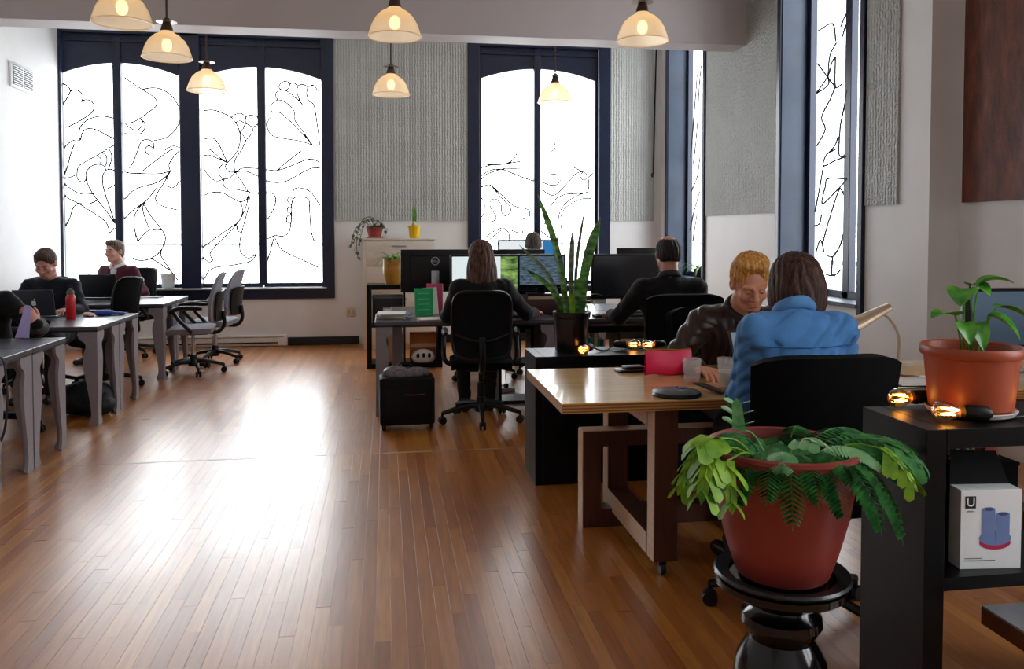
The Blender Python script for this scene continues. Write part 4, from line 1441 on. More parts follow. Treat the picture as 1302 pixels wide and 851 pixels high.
def hand(W, d, up, side, curl, spread=0.12, sc=1.0):
    """palm plus five jointed fingers; d: pointing direction, up: back of the hand, side: +1 thumb on d x up side"""
    d = Vector(d).normalized()
    up = Vector(up)
    up = (up - d * up.dot(d)).normalized()
    s = d.cross(up) * side
    W = Vector(W)
    P = []
    pc = W + d * 0.05 * sc
    M = np.array([list(s), list(d), list(up)]).T
    P.append(el(pc, (0.040 * sc, 0.052 * sc, 0.017 * sc), M, 0.012))
    for i, (o, L) in enumerate(((0.030, 0.072), (0.011, 0.080), (-0.009, 0.075), (-0.028, 0.058))):
        p = W + (s * o + d * 0.088) * sc
        dirn = (d + s * (o * spread * 14)).normalized()
        r = (0.0093, 0.0093, 0.009, 0.008)[i] * sc
        ang = 0.0
        for j, fr in enumerate((0.46, 0.30, 0.24)):
            ang += curl[i] * (0.8, 1.0, 0.7)[j]
            dd = dirn * math.cos(ang) - up * math.sin(ang)
            q = p + dd * L * fr * sc
            P.append(rc(p, q, r, r * 0.9, 0.006))
            p = q
            r *= 0.92
    p = W + (s * 0.026 + d * 0.022) * sc
    for j, (fr, a) in enumerate(((0.040, 0.75), (0.032, 0.5), (0.026, 0.25))):
        dd = (s * math.sin(a) + d * math.cos(a) - up * curl[4] * (0.4 + 0.25 * j)).normalized()
        q = p + dd * fr * sc
        P.append(rc(p, q, (0.0125 - 0.0018 * j) * sc, (0.0108 - 0.0018 * j) * sc, 0.007))
        p = q
    return P


def head_prims(C, H, s=1.0, female=False):
    def w(x, y, z):
        return np.array(C) + H @ (np.array([x, y, z]) * s)

    def r(*a):
        return tuple(q * s for q in a)
    j = 0.9 if female else 1.0
    P = [el(w(0, -0.018, 0.038), r(0.077, 0.096, 0.084), H, 0.02),
         el(w(0, 0.022, -0.028), r(0.063, 0.072, 0.088), H, 0.03),
         el(w(0, 0.060, -0.094), r(0.030 * j, 0.026, 0.022), H, 0.03),
         rc(w(-0.052, 0.0, -0.065), w(-0.02, 0.055, -0.097), 0.020 * s * j, 0.018 * s, 0.025),
         rc(w(0.052, 0.0, -0.065), w(0.02, 0.055, -0.097), 0.020 * s * j, 0.018 * s, 0.025),
         el(w(-0.040, 0.064, -0.028), r(0.024, 0.022, 0.022), H, 0.02),
         el(w(0.040, 0.064, -0.028), r(0.024, 0.022, 0.022), H, 0.02),
         cut(w(-0.031, 0.106, 0.004), r(0.019, 0.020, 0.013), H, 0.012),
         cut(w(0.031, 0.106, 0.004), r(0.019, 0.020, 0.013), H, 0.012),
         rc(w(-0.048, 0.076, 0.024), w(-0.014, 0.091, 0.025), 0.008 * s, 0.009 * s, 0.012),
         rc(w(0.048, 0.076, 0.024), w(0.014, 0.091, 0.025), 0.008 * s, 0.009 * s, 0.012),
         rc(w(0, 0.091, 0.020), w(0, 0.116, -0.026), 0.008 * s, 0.0115 * s, 0.010),
         el(w(-0.013, 0.100, -0.031), r(0.009, 0.010, 0.008), H, 0.006),
         el(w(0.013, 0.100, -0.031), r(0.009, 0.010, 0.008), H, 0.006),
         el(w(0, 0.089, -0.056), r(0.024, 0.010, 0.0085), H, 0.008),
         el(w(0, 0.088, -0.070), r(0.021, 0.010, 0.008), H, 0.008),
         cut(w(0, 0.104, -0.063), r(0.024, 0.010, 0.0022), H, 0.003),
         el(w(-0.031, 0.079, 0.004), r(0.0135, 0.0125, 0.0115), H, 0.004),
         el(w(0.031, 0.079, 0.004), r(0.0135, 0.0125, 0.0115), H, 0.004)]
    for q in (-1, 1):
        P.append(el(w(q * 0.079, -0.012, -0.004), r(0.011, 0.022, 0.031), H @ rotm(q * 0.35), 0.008))
        P.append(cut(w(q * 0.090, -0.006, 0.002), r(0.007, 0.010, 0.017), H, 0.004))
    return P, w


def person(label, x, y, yaw, seat=0.47, lean=0.12, head=(0, 0, 0), hands=None, top='#222222', legs='#1c1c22', skin='#c99079',
           hair=('short', '#20140f', '#4a3224'), shoes='#141414', vox=0.006, hv=None, collar=None, fold=0.004, vneck=False, eyes=True,
           tilt=0.0, sc=1.0, rough=0.8, female=False, feet=(0.12, 0.44), poles=(0.6, 0.6), curls=None, inner=None, headoff=(0, 0, 0), knee=0.44,
           palm=None, brow=True, beard=None, wide=1.0):
    Z = rotm(yaw)
    base = np.array([x, y, 0.0])

    def L(a, b, c):
        return base + Z @ np.array([a, b, c])
    T = rotm(yaw, lean, tilt)
    pel = L(0, 0, seat + 0.10)
    che = pel + T @ np.array([0, 0.015, 0.30]) * sc
    T2 = rotm(yaw, lean * 1.35, tilt)
    nb = che + T2 @ np.array([0, -0.012, 0.185]) * sc
    hy, hp, hr = head
    H = rotm(yaw + hy, hp, hr)
    Cn = nb + T2 @ np.array([0, 0.012, 0.06]) * sc
    C = Cn + H @ np.array([0, 0.022, 0.115]) * sc + Z @ np.array(headoff)
    sh = [nb + T2 @ np.array([q * 0.172 * wide, -0.005, -0.065]) * sc for q in (-1, 1)]
    hp_, w = head_prims(C, H, sc, female)
    B = list(hp_)
    B.append(rc(w(0, -0.030, -0.055), nb + T2 @ np.array([0, -0.01, -0.03]), 0.056 * sc, 0.064 * sc, 0.03))
    B.append(el(che, np.array((0.13, 0.085, 0.16)) * sc, T, 0.04))
    B.append(rc(pel, che, 0.09, 0.10, 0.05))
    SL, HD = [], []
    for i, q in enumerate((-1, 1)):
        tgt = hands[i] if hands is not None else tuple(L(q * 0.2, 0.35, 0.78))
        pole = Z @ np.array([q * poles[i], -0.35, -0.9])
        E, W = ik(sh[i], tgt, 0.285 * sc, 0.255 * sc, pole)
        d = (Vector(W) - E).normalized()
        if palm is not None and palm[i] is not None:
            d2, up = palm[i]
            d2 = Vector(d2)
        else:
            d2, up = Vector((d.x, d.y, d.z * 0.25)), Vector((0, 0, 1))
        cu = curls[i] if curls else (0.3, 0.35, 0.4, 0.45, 0.4)
        B.append(rc(sh[i], E, 0.048 * sc, 0.040 * sc, 0.03))
        B.append(rc(E, W, 0.038 * sc, 0.026 * sc, 0.02))
        B += hand(W, d2, up, -q, cu, sc=sc)
        SL.append((sh[i], np.array(E), np.array(W) - np.array(d) * 0.012))
    M_SKIN = mat('skin_' + skin[1:], skin, 0.5, vary=0.05, scale=25, bump=0.04, bscale=200)
    root = skin_mesh('person', B, hv or vox, M_SKIN, None, base)
    tag(root, label, 'person')
    # clothing on the upper body
    S = [el(pel + T @ np.array([0, 0.01, 0.03]), np.array((0.172, 0.135, 0.15)) * sc, T, 0.05),
         el(pel + T @ np.array([0, 0.02, 0.16]), np.array((0.160 * wide, 0.128, 0.17)) * sc, T, 0.06),
         el(che + T @ np.array([0, 0.005, 0.02]), np.array((0.182 * wide, 0.125, 0.19)) * sc, T, 0.05)]
    for i in range(2):
        a, e, wv = SL[i]
        S.append(rc(nb + T2 @ np.array([0, -0.015, -0.045]), a, 0.062 * sc, 0.066 * sc, 0.05))
        S.append(rc(a, e, 0.068 * sc, 0.056 * sc, 0.035))
        S.append(rc(e, wv, 0.055 * sc, 0.040 * sc, 0.03))
        dv = (wv - e) / np.linalg.norm(wv - e)
        S.append(rc(wv - dv * 0.03, wv + dv * 0.004, 0.043 * sc, 0.041 * sc, 0.01))
    if vneck:
        S.append(cut(nb + T2 @ np.array([0, 0.115, -0.02]), (0.058, 0.06, 0.085), T2, 0.01))
    M_TOP = mat('cloth_' + top[1:], top, rough, spec=0.25, vary=0.14, scale=14, bump=0.12, bscale=160, sheen=0.1)
    tp = skin_mesh('sweater' if vneck else 'top', S, vox, M_TOP, root, base, folds(fold, 26 if fold < 0.009 else 40, int(x * 100 + y * 37) % 1000))
    if collar:
        Cc = []
        n = 40
        for i in range(n + 1):
            a = PI / 2 + 0.30 + (2 * PI - 0.60) * i / n
            r0 = 0.066 * sc
            dz = 0.022 * (1 - math.sin(a)) - 0.03
            Cc.append(nb + T2 @ np.array([r0 * math.cos(a) * 1.05, r0 * math.sin(a) * 1.0 + 0.004, dz + 0.022]))
        CP = [rc(Cc[i], Cc[i + 1], 0.0145, 0.0145, 0.012) for i in range(n)]
        for i in range(n + 1):
            Cd = Cc[i] + T2 @ np.array([0, 0, 0.02])
            CP.append(rc(Cc[i], Cd, 0.012, 0.009, 0.014))
        skin_mesh('collar', CP, min(vox, 0.005), mat('cloth_' + collar[1:], collar, 0.75, vary=0.1, scale=30), root, base)
    if inner:
        skin_mesh('undershirt', [el(nb + T2 @ np.array([0, 0.045, -0.075]), (0.062, 0.055, 0.075), T2, 0.01)], vox, mat('cloth_' + inner[1:], inner, 0.8), root, base)
    # legs
    G = [el(pel, (0.175 * sc, 0.145 * sc, 0.105), Z, 0.05)]
    fx, fy = feet
    SHO = []
    for q in (-1, 1):
        hip = L(q * 0.09, 0.02, seat + 0.09)
        kn = L(q * (fx + 0.02), knee, seat + 0.055)
        an = L(q * fx, fy, 0.09)
        G.append(rc(hip, kn, 0.092, 0.070, 0.05))
        G.append(rc(kn, an, 0.066, 0.050, 0.03))
        SHO.append(rc(L(q * fx, fy - 0.035, 0.042), L(q * (fx + 0.02), fy + 0.15, 0.034), 0.040, 0.032, 0.03))
        SHO.append(rc(L(q * fx, fy - 0.015, 0.09), L(q * fx, fy - 0.01, 0.05), 0.040, 0.042, 0.03))
    skin_mesh('trousers', G, max(vox, 0.008), mat('cloth_' + legs[1:], legs, 0.85, vary=0.12, scale=12, bump=0.1, bscale=150), root, base, folds(0.004, 22, 5))
    for k in (0, 2):
        skin_mesh('shoe', SHO[k:k + 2], max(vox, 0.007), mat('leather_' + shoes[1:], shoes, 0.4), root, base)
    # hair
    kind, dk, lt = hair
    hm = hair_mat('hair_' + dk[1:] + lt[1:], dk, lt)
    s = sc

    def r(*a):
        return tuple(q_ * s for q_ in a)
    n = 26
    if kind == 'short':
        HP = [el(w(0, -0.022, 0.042), r(0.086, 0.103, 0.092), H, 0.02), el(w(0, -0.055, -0.02), r(0.073, 0.062, 0.07), H, 0.03),
              el(w(0, 0.045, 0.105), r(0.058, 0.05, 0.030), H, 0.03),
              cut(w(0, 0.125, -0.012), r(0.082, 0.085, 0.105), H, 0.012), cut(w(0.098, 0.02, -0.045), r(0.03, 0.06, 0.05), H, 0.01),
              cut(w(-0.098, 0.02, -0.045), r(0.03, 0.06, 0.05), H, 0.01), cut(w(0, -0.03, -0.135), r(0.10, 0.12, 0.055), H, 0.02)]
    elif kind == 'bald':
        HP = [el(w(0, -0.024, 0.030), r(0.085, 0.102, 0.088), H, 0.02), el(w(0, -0.055, -0.02), r(0.073, 0.062, 0.07), H, 0.03),
              cut(w(0, 0.118, -0.010), r(0.082, 0.095, 0.13), H, 0.012), cut(w(0, -0.035, 0.140), r(0.058, 0.085, 0.060), H, 0.012),
              cut(w(0, -0.03, -0.120), r(0.11, 0.13, 0.072), H, 0.02)]
    elif kind == 'long':
        HP = [el(w(0, -0.022, 0.045), r(0.094, 0.110, 0.098), H, 0.02), el(w(0, -0.06, -0.06), r(0.098, 0.078, 0.115), H, 0.05),
              el(w(0, -0.075, -0.17), r(0.105, 0.056, 0.11), H, 0.05), el(w(-0.07, -0.035, -0.15), r(0.045, 0.05, 0.13), H, 0.04),
              el(w(0.07, -0.035, -0.15), r(0.045, 0.05, 0.13), H, 0.04), cut(w(0, 0.115, -0.04), r(0.07, 0.085, 0.115), H, 0.015)]
        n = 20
    elif kind == 'bob':
        HP = [el(w(0, -0.022, 0.042), r(0.095, 0.112, 0.098), H, 0.02), el(w(0, -0.055, -0.035), r(0.098, 0.085, 0.085), H, 0.05),
              el(w(0, -0.066, -0.095), r(0.072, 0.055, 0.05), H, 0.04), el(w(-0.076, 0.005, -0.040), r(0.030, 0.055, 0.075), H, 0.03),
              el(w(0.076, 0.005, -0.040), r(0.030, 0.055, 0.075), H, 0.03), cut(w(0, 0.118, -0.04), r(0.066, 0.085, 0.11), H, 0.015)]
        n = 22
    else:
        HP = [el(w(0, -0.022, 0.048), r(0.087, 0.104, 0.096), H, 0.02), el(w(0, -0.055, -0.01), r(0.073, 0.062, 0.07), H, 0.03),
              el(w(0, 0.010, 0.122), r(0.074, 0.080, 0.042), H, 0.03),
              cut(w(0, 0.122, 0.020), r(0.086, 0.076, 0.112), H, 0.012), cut(w(0.088, 0.062, 0.0), r(0.034, 0.05, 0.06), H, 0.012), cut(w(-0.088, 0.062, 0.0), r(0.034, 0.05, 0.06), H, 0.012), cut(w(0.098, 0.02, -0.045), r(0.03, 0.06, 0.05), H, 0.01),
              cut(w(-0.098, 0.02, -0.045), r(0.03, 0.06, 0.05), H, 0.01), cut(w(0, -0.03, -0.125), r(0.10, 0.12, 0.055), H, 0.02)]
    skin_mesh('hair', HP, min(vox, 0.005), hm, root, base, strands(H, C, 0.0024 if kind != 'short' else 0.0016, n))
    if eyes:
        dn = hp > 0.4
        for q in (-1, 1):
            c = w(q * 0.031, 0.0895, 0.0035 if not dn else -0.001) - base
            MB().sphere(c, (0.0085 * s, 0.0035 * s, (0.0042 if not dn else 0.0018) * s), 10, 6, Matrix(H.tolist()).to_euler()).build('eye', mat('dark_eye', '#1b1410', 0.2), root)
        if brow:
            for q in (-1, 1):
                pts = [w(q * 0.014, 0.0975, 0.0235) - base, w(q * 0.032, 0.0925, 0.030) - base, w(q * 0.049, 0.080, 0.025) - base]
                MB().tube(spline(pts, 3), 0.0035 * s, 6).build('eyebrow', hm, root)
        MB().sphere(w(0, 0.0955, -0.0705) - base, (0.019 * s, 0.0042 * s, 0.0052 * s), 10, 6, Matrix(H.tolist()).to_euler()).build('lip', mat('lip_tone', '#a8604f', 0.45), root)
    if beard:
        BP = [el(w(0, 0.064, -0.097), r(0.032, 0.0265, 0.0225), H, 0.015)]
        skin_mesh('beard', BP, 0.0035, hair_mat('beard_' + beard[1:], beard, beard), root, base)
    return root, dict(nb=nb, T2=T2, T=T, che=che, S=S, base=base, C=C, H=H, tp=tp, w=w)


# the woman with long hair at the middle desk
person('woman with long brown hair seen from behind, black jacket, right hand on the desk', 0.73, 6.24, 0.0, seat=0.50, lean=0.10, head=(0.05, 0.15, 0.0),
       hands=((0.50, 6.70, 0.80), (1.20, 6.60, 0.795)), top='#07080d', legs='#0a0a0e', skin='#c98f76', hair=('long', '#24140f', '#6b4a3a'), vox=0.007, hv=0.006,
       collar=None, female=True, eyes=False, feet=(0.10, 0.40), poles=(0.4, 0.5))
# the man in the suit
person('man with thinning dark hair in a black suit seen from behind', 2.07, 5.80, -0.05, seat=0.48, lean=0.06, head=(0.0, 0.12, 0.0),
       hands=((1.75, 6.28, 0.80), (2.30, 6.28, 0.80)), top='#07080d', legs='#0a0a0e', skin='#b98069', hair=('bald', '#100d0d', '#2c2422'), vox=0.007, hv=0.006,
       collar='#1a1c24', eyes=False, wide=1.1, sc=1.08)
# the blond man across the plywood table
person('blond man in a brown leather jacket looking down behind the plywood table', 1.82, 4.27, PI, seat=0.48, lean=0.40, head=(-0.12, 0.44, 0.05),
       hands=((2.02, 3.72, 0.80), (1.47, 3.74, 0.80)), top='#33231e', legs='#23252e', skin='#cf8f74', hair=('swept', '#a8641f', '#e8b765'), vox=0.006, hv=0.0045,
       collar='#2a1c18', fold=0.009, rough=0.32, inner='#b7b3ad', beard='#a06a48', sc=1.06, poles=(0.8, 0.9), wide=1.05, headoff=(0.0, 0.02, 0.0))
# the woman in the denim shirt
_, DEN = person('woman with a dark brown bob in a blue denim shirt seen from behind', 1.59, 2.92, 0.0, seat=0.55, lean=0.20, head=(0.06, 0.22, -0.03), headoff=(0.055, 0.03, -0.055),
       hands=((1.52, 3.34, 0.80), (1.80, 3.34, 0.80)), top='#4a80bb', legs='#1d2230', skin='#c98f76', hair=('bob', '#1a0f0b', '#5a3a2b'), vox=0.006, hv=0.006,
       collar='#5088c0', fold=0.009, female=True, eyes=False, feet=(0.10, 0.42), poles=(0.35, 0.35))
# the man in the navy sweater
person('man in a navy sweater with his head bent over the grey laptop', -2.95, 7.97, PI, seat=0.45, lean=0.16, head=(0.0, 0.50, 0.0),
       hands=((-2.68, 7.50, 0.79), (-3.14, 7.55, 0.79)), top='#0d1120', legs='#20222b', skin='#c48a78', hair=('short', '#2a1a14', '#5a4034'), vox=0.007, hv=0.006)
# the man in the maroon sweater
person('man in a maroon sweater and white collar looking aside by the wide window', -3.00, 10.06, PI - 0.35, seat=0.48, lean=0.12, head=(-0.12, 0.05, 0.0),
       hands=((-2.83, 9.66, 0.79), (-3.12, 9.60, 0.80)), top='#4a1426', legs='#5a4f49', skin='#cf9a8a', hair=('short', '#3d2a1f', '#85705d'), vox=0.008, hv=0.007, vneck=True,
       collar='#dcdcdc', inner='#d8d8d8')
# the person in the black jacket, cut by the frame
person('person in a black jacket holding purple paper, cut off by the picture\'s edge', -2.76, 6.34, PI - 0.25, seat=0.46, lean=0.22, head=(-0.5, 0.3, 0.0),
       hands=((-2.33, 5.98, 0.83), (-2.9, 5.82, 0.79)), top='#060609', legs='#5b5a5e', skin='#c48a78', hair=('short', '#0e0c0c', '#2a2322'), vox=0.007, hv=0.006, fold=0.006,
       curls=((0.55, 0.6, 0.65, 0.7, 0.5), (0.3, 0.35, 0.4, 0.45, 0.4)), palm=((( -0.35, -0.15, 0.75), (0.8, -0.5, 0.3)), None), poles=(0.9, 0.6))
# the far person
person('far person with grey-brown hair seen behind the monitors', 1.55, 8.55, 0.0, seat=0.56, lean=0.05, head=(0.0, 0.1, 0.0), hands=((1.4, 9.02, 0.80), (1.75, 9.02, 0.80)),
       top='#2a2c35', legs='#1d1e25', skin='#c08a74', hair=('short', '#2e2520', '#6f625a'), vox=0.010, hv=0.008, eyes=False)
# ------------------------------------------------------------------ screens, monitors, laptops


def screen_mat(name, kind):
    m = bpy.data.materials.new(name)
    m.use_nodes = True
    nt = m.node_tree
    b = nt.nodes['Principled BSDF']
    b.inputs['Roughness'].default_value = 0.15
    b.inputs['Base Color'].default_value = (0.01, 0.01, 0.012, 1)
    tc = node(nt, 'ShaderNodeTexCoord')
    sx = node(nt, 'ShaderNodeSeparateXYZ')
    nt.links.new(tc.outputs['Generated'], sx.inputs[0])
    nz = node(nt, 'ShaderNodeTexNoise')
    nz.inputs['Scale'].default_value = 7
    nz.inputs['Detail'].default_value = 6
    nt.links.new(tc.outputs['Generated'], nz.inputs['Vector'])
    cr = node(nt, 'ShaderNodeValToRGB')
    e = cr.color_ramp.elements
    if kind == 'garden':
        e[0].position, e[0].color = 0.35, lin('#1f4a1c')
        e[1].position, e[1].color = 0.65, lin('#9cc06a')
        mx = node(nt, 'ShaderNodeMix', data_type='RGBA')
        st = node(nt, 'ShaderNodeMath', operation='GREATER_THAN')
        st.inputs[1].default_value = 0.74
        nt.links.new(sx.outputs['X'], st.inputs[0])
        nt.links.new(nz.outputs['Fac'], cr.inputs['Fac'])
        nt.links.new(st.outputs[0], mx.inputs['Factor'])
        mx.inputs['A'].default_value = lin('#e8f4f4')
        nt.links.new(cr.outputs['Color'], mx.inputs['B'])
        src, s = mx.outputs['Result'], 0.9
    elif kind == 'lake':
        e[0].position, e[0].color = 0.3, lin('#141d24')
        e[1].position, e[1].color = 0.7, lin('#7f9db4')
        mp = node(nt, 'ShaderNodeMapping')
        mp.inputs['Scale'].default_value = (1.0, 1, 3.5)
        nt.links.new(tc.outputs['Generated'], mp.inputs['Vector'])
        nt.links.new(mp.outputs[0], nz.inputs['Vector'])
        nt.links.new(nz.outputs['Fac'], cr.inputs['Fac'])
        src, s = cr.outputs['Color'], 0.55
    elif kind == 'white':
        mx = node(nt, 'ShaderNodeMix', data_type='RGBA')
        st = node(nt, 'ShaderNodeMath', operation='GREATER_THAN')
        st.inputs[1].default_value = 0.78
        nt.links.new(sx.outputs['X'], st.inputs[0])
        nt.links.new(st.outputs[0], mx.inputs['Factor'])
        mx.inputs['A'].default_value = lin('#eef6fa')
        mx.inputs['B'].default_value = lin('#2f78b4')
        src, s = mx.outputs['Result'], 0.9
    elif kind == 'slate':
        e[0].position, e[0].color = 0.2, lin('#42566a')
        e[1].position, e[1].color = 0.8, lin('#5d7286')
        nt.links.new(sx.outputs['Z'], cr.inputs['Fac'])
        src, s = cr.outputs['Color'], 0.5
    else:
        e[0].color, e[1].color = lin('#0b0b0f'), lin('#121016')
        nt.links.new(nz.outputs['Fac'], cr.inputs['Fac'])
        src, s = cr.outputs['Color'], 0.15
    nt.links.new(src, b.inputs['Emission Color'])
    b.inputs['Emission Strength'].default_value = s
    return m


M_LOGO = mat('logo_silver', '#b9bcc2', 0.3, metal=0.4)
M_SILVER = mat('brushed_silver', '#a7a9ae', 0.32, metal=0.8)


def monitor(label, loc, rz, w, h, zc, scr, logo=False, group=None, stand=M_BLKPLASTIC):
    """screen faces local -y; loc is the foot on the desk, zc the height of the panel's centre above it"""
    t = thing('monitor', label, 'monitor', loc, rz, group)
    MB().box((0, 0, zc), (w, 0.03, h), r=0.006).build('housing', M_BLKPLASTIC, t)
    MB().box((0, 0.025, zc), (w * 0.72, 0.03, h * 0.72), r=0.012).build('back_shell', M_BLKPLASTIC, t)
    MB().box((0, -0.0155, zc + 0.004), (w - 0.036, 0.003, h - 0.044)).build('screen', screen_mat('screen_' + scr, scr), t, smooth=False)
    MB().box((0, 0.035, zc * 0.5), (0.07, 0.025, zc), r=0.005).build('stand', stand, t)
    MB().box((0, 0.02, 0.008), (0.26, 0.19, 0.016), r=0.006).build('foot', stand, t)
    if logo:
        lg = MB().tube([(0.034 * math.cos(a), 0.0412, zc + h * 0.23 + 0.034 * math.sin(a)) for a in [2 * PI * i / 32 for i in range(33)]], 0.0032, 6).build('logo_ring', M_LOGO, t)
        text_mesh('logo_letters', 'DELL', 0.026, M_LOGO, t, (0, 0.0412, zc + h * 0.23), (PI / 2, 0, PI), 0.001)
    return t


MG = 'monitors on the middle desks'
monitor('round-logo monitor back behind the green brochure', (0.445, 7.52, DH), PI, 0.62, 0.385, 0.355, 'black', True, MG, M_SILVER)
monitor('round-logo monitor back partly behind the woman\'s bright screen', (1.15, 7.52, DH), PI, 0.62, 0.385, 0.355, 'black', True, MG, M_SILVER)
monitor('monitor with a white and green picture in front of the long-haired woman', (0.845, 7.06, DH), 0.0, 0.60, 0.345, 0.34, 'garden', False, MG)
monitor('smaller monitor showing a blue lake picture beside the snake plant', (1.34, 7.04, DH + 0.16), -0.08, 0.42, 0.29, 0.21, 'lake', False, MG)
monitor('large dark monitor in front of the man in the black suit', (2.075, 6.98, DH), 0.02, 0.62, 0.39, 0.32, 'black', False, MG)
monitor('dark monitor back showing above the suited man\'s monitor', (2.42, 7.56, DH), PI, 0.52, 0.36, 0.375, 'black', False, MG)
monitor('far monitor with a white and blue screen before the narrower window', (1.61, 9.36, DH), 0.0, 0.68, 0.40, 0.42, 'white', False, MG)
o = thing('monitor_riser', 'dark brown box riser under the lake-picture monitor', 'riser', (1.34, 7.04, DH))
MB().box((0, 0, 0.08), (0.40, 0.22, 0.158), r=0.006).build('body', mat('brown_leather_box', '#3d1f1a', 0.45, vary=0.3, scale=14), o)
MB().box((-0.02, -0.113, 0.145), (0.24, 0.004, 0.022)).build('label_strip', mat('beige_strip', '#b09a80', 0.5), o)

im = thing('desktop_computer', 'all-in-one computer with a slate-blue screen behind the terracotta pot', 'computer', (3.06, 3.66, TZ), -0.05)
MB().box((0, 0, 0.245), (0.52, 0.022, 0.34), r=0.008).build('housing', M_SILVER, im)
MB().box((0, -0.0115, 0.265), (0.51, 0.003, 0.295)).build('bezel', mat('black_glass_bezel', '#08080a', 0.1), im, smooth=False)
MB().box((0.012, -0.0138, 0.265), (0.45, 0.002, 0.265)).build('screen', screen_mat('screen_slate', 'slate'), im, smooth=False)
MB().box((0, 0.05, 0.06), (0.16, 0.012, 0.13), rot=(0.35, 0, 0)).build('stand', M_SILVER, im)
MB().box((0, 0.03, 0.004), (0.18, 0.17, 0.008), r=0.003).build('foot', M_SILVER, im)


def laptop(label, loc, rz, w, d, lid_m, ang=1.92, logo=False, scr='black'):
    """keyboard towards local -y, hinge at +y"""
    t = thing('laptop', label, 'laptop', loc, rz)
    MB().box((0, 0, 0.009), (w, d, 0.018), r=0.004).build('base', lid_m, t)
    kb = MB()
    for i in range(12):
        for j in range(5):
            kb.box((-w * 0.42 + w * 0.84 * (i + 0.5) / 12, d * 0.40 - d * 0.5 * (j + 0.5) / 5, 0.019), (w * 0.84 / 12 * 0.84, d * 0.1 * 0.8, 0.003))
    tag(kb.build('keyboard', M_BLKPLASTIC, t, smooth=False), kind='stuff')
    M = Matrix.Translation((0, d / 2 - 0.004, 0.02)) @ Matrix.Rotation(-(ang - PI / 2), 4, 'X')
    b = MB().box((0, 0, d / 2), (w, 0.008, d), r=0.003)
    b.v = [tuple(M @ Vector(p)) for p in b.v]
    ld = b.build('lid', lid_m, t)
    b = MB().box((0, -0.0045, d / 2 + 0.004), (w - 0.022, 0.002, d - 0.03))
    b.v = [tuple(M @ Vector(p)) for p in b.v]
    b.build('screen', screen_mat('screen_' + scr + '_laptop', scr), ld, smooth=False)
    if logo:
        pts = []
        for i in range(28):
            a = 2 * PI * i / 28
            rr = 0.021 * (1 - 0.10 * math.cos(2 * a) - (0.20 if abs(a - PI / 2) < 0.28 else 0) - (0.12 if abs(a - 3 * PI / 2) < 0.25 else 0))
            if a < 0.42 or a > 2 * PI - 0.35:
                rr *= 0.72
            pts.append((-rr * math.cos(a), rr * math.sin(a) * 1.05))
        lf = [(0.002, 0.024), (0.012, 0.030), (0.014, 0.041), (0.004, 0.036)]
        b = MB()
        b.prism(pts, lambda u, v_, e: (u, e, v_ + d / 2), 0.0045, 0.0052)
        b.prism(lf, lambda u, v_, e: (-u, e, v_ + d / 2), 0.0045, 0.0052)
        b.v = [tuple(M @ Vector(p)) for p in b.v]
        b.build('lid_logo', mat('white_logo', '#f2f2f2', 0.3), ld, smooth=False)
    return t


laptop('open grey laptop with a white logo on its lid, before the navy-sweater man', (-2.83, 7.36, DH), PI, 0.31, 0.225, mat('grey_aluminium', '#4b4c55', 0.35, metal=0.5), 1.85, True)
laptop('open black laptop before the maroon-sweater man', (-2.96, 9.34, DH), PI - 0.1, 0.38, 0.25, mat('black_lid', '#0c0c0f', 0.4), 1.75)
laptop('open laptop with a bright tilted screen before the denim-shirt woman', (1.80, 3.58, TZ), 0.06, 0.32, 0.215, mat('dark_laptop', '#1a1a1e', 0.35, metal=0.3), 2.0, False, 'slate')


def keyboard(label, loc, rz):
    t = thing('keyboard', label, 'keyboard', loc, rz)
    MB().box((0, 0, 0.009), (0.44, 0.14, 0.018), r=0.004).build('body', M_BLKPLASTIC, t)
    kb = MB()
    for i in range(17):
        for j in range(5):
            kb.box((-0.205 + 0.41 * (i + 0.5) / 17, -0.055 + 0.11 * (j + 0.5) / 5, 0.02), (0.019, 0.018, 0.006))
    tag(kb.build('keys', mat('dark_keys', '#232329', 0.5), t, smooth=False), kind='stuff')
    return t


keyboard('black keyboard before the large dark monitor', (1.93, 6.66, DH), 0.0)
keyboard('black keyboard under the long-haired woman\'s right hand', (0.90, 6.76, DH), 0.0)

# ------------------------------------------------------------------ plants


def leaf_mat(name, dark, light, scale=10, stretch=(1, 1, 1), rough=0.4, tr=0.25):
    m = bpy.data.materials.new(name)
    m.use_nodes = True
    nt = m.node_tree
    b = nt.nodes['Principled BSDF']
    out = nt.nodes['Material Output']
    b.inputs['Roughness'].default_value = rough
    tc = node(nt, 'ShaderNodeTexCoord')
    mp = node(nt, 'ShaderNodeMapping')
    mp.inputs['Scale'].default_value = stretch
    nt.links.new(tc.outputs['Object'], mp.inputs['Vector'])
    nz = node(nt, 'ShaderNodeTexNoise')
    nz.inputs['Scale'].default_value = scale
    nz.inputs['Detail'].default_value = 3
    nt.links.new(mp.outputs[0], nz.inputs['Vector'])
    cr = node(nt, 'ShaderNodeValToRGB')
    cr.color_ramp.elements[0].position, cr.color_ramp.elements[0].color = 0.35, lin(dark)
    cr.color_ramp.elements[1].position, cr.color_ramp.elements[1].color = 0.65, lin(light)
    nt.links.new(nz.outputs['Fac'], cr.inputs['Fac'])
    nt.links.new(cr.outputs['Color'], b.inputs['Base Color'])
    tl = node(nt, 'ShaderNodeBsdfTranslucent')
    nt.links.new(cr.outputs['Color'], tl.inputs['Color'])
    mx = node(nt, 'ShaderNodeMixShader')
    mx.inputs[0].default_value = tr
    nt.links.new(b.outputs[0], mx.inputs[1])
    nt.links.new(tl.outputs[0], mx.inputs[2])
    nt.links.new(mx.outputs[0], out.inputs['Surface'])
    return m


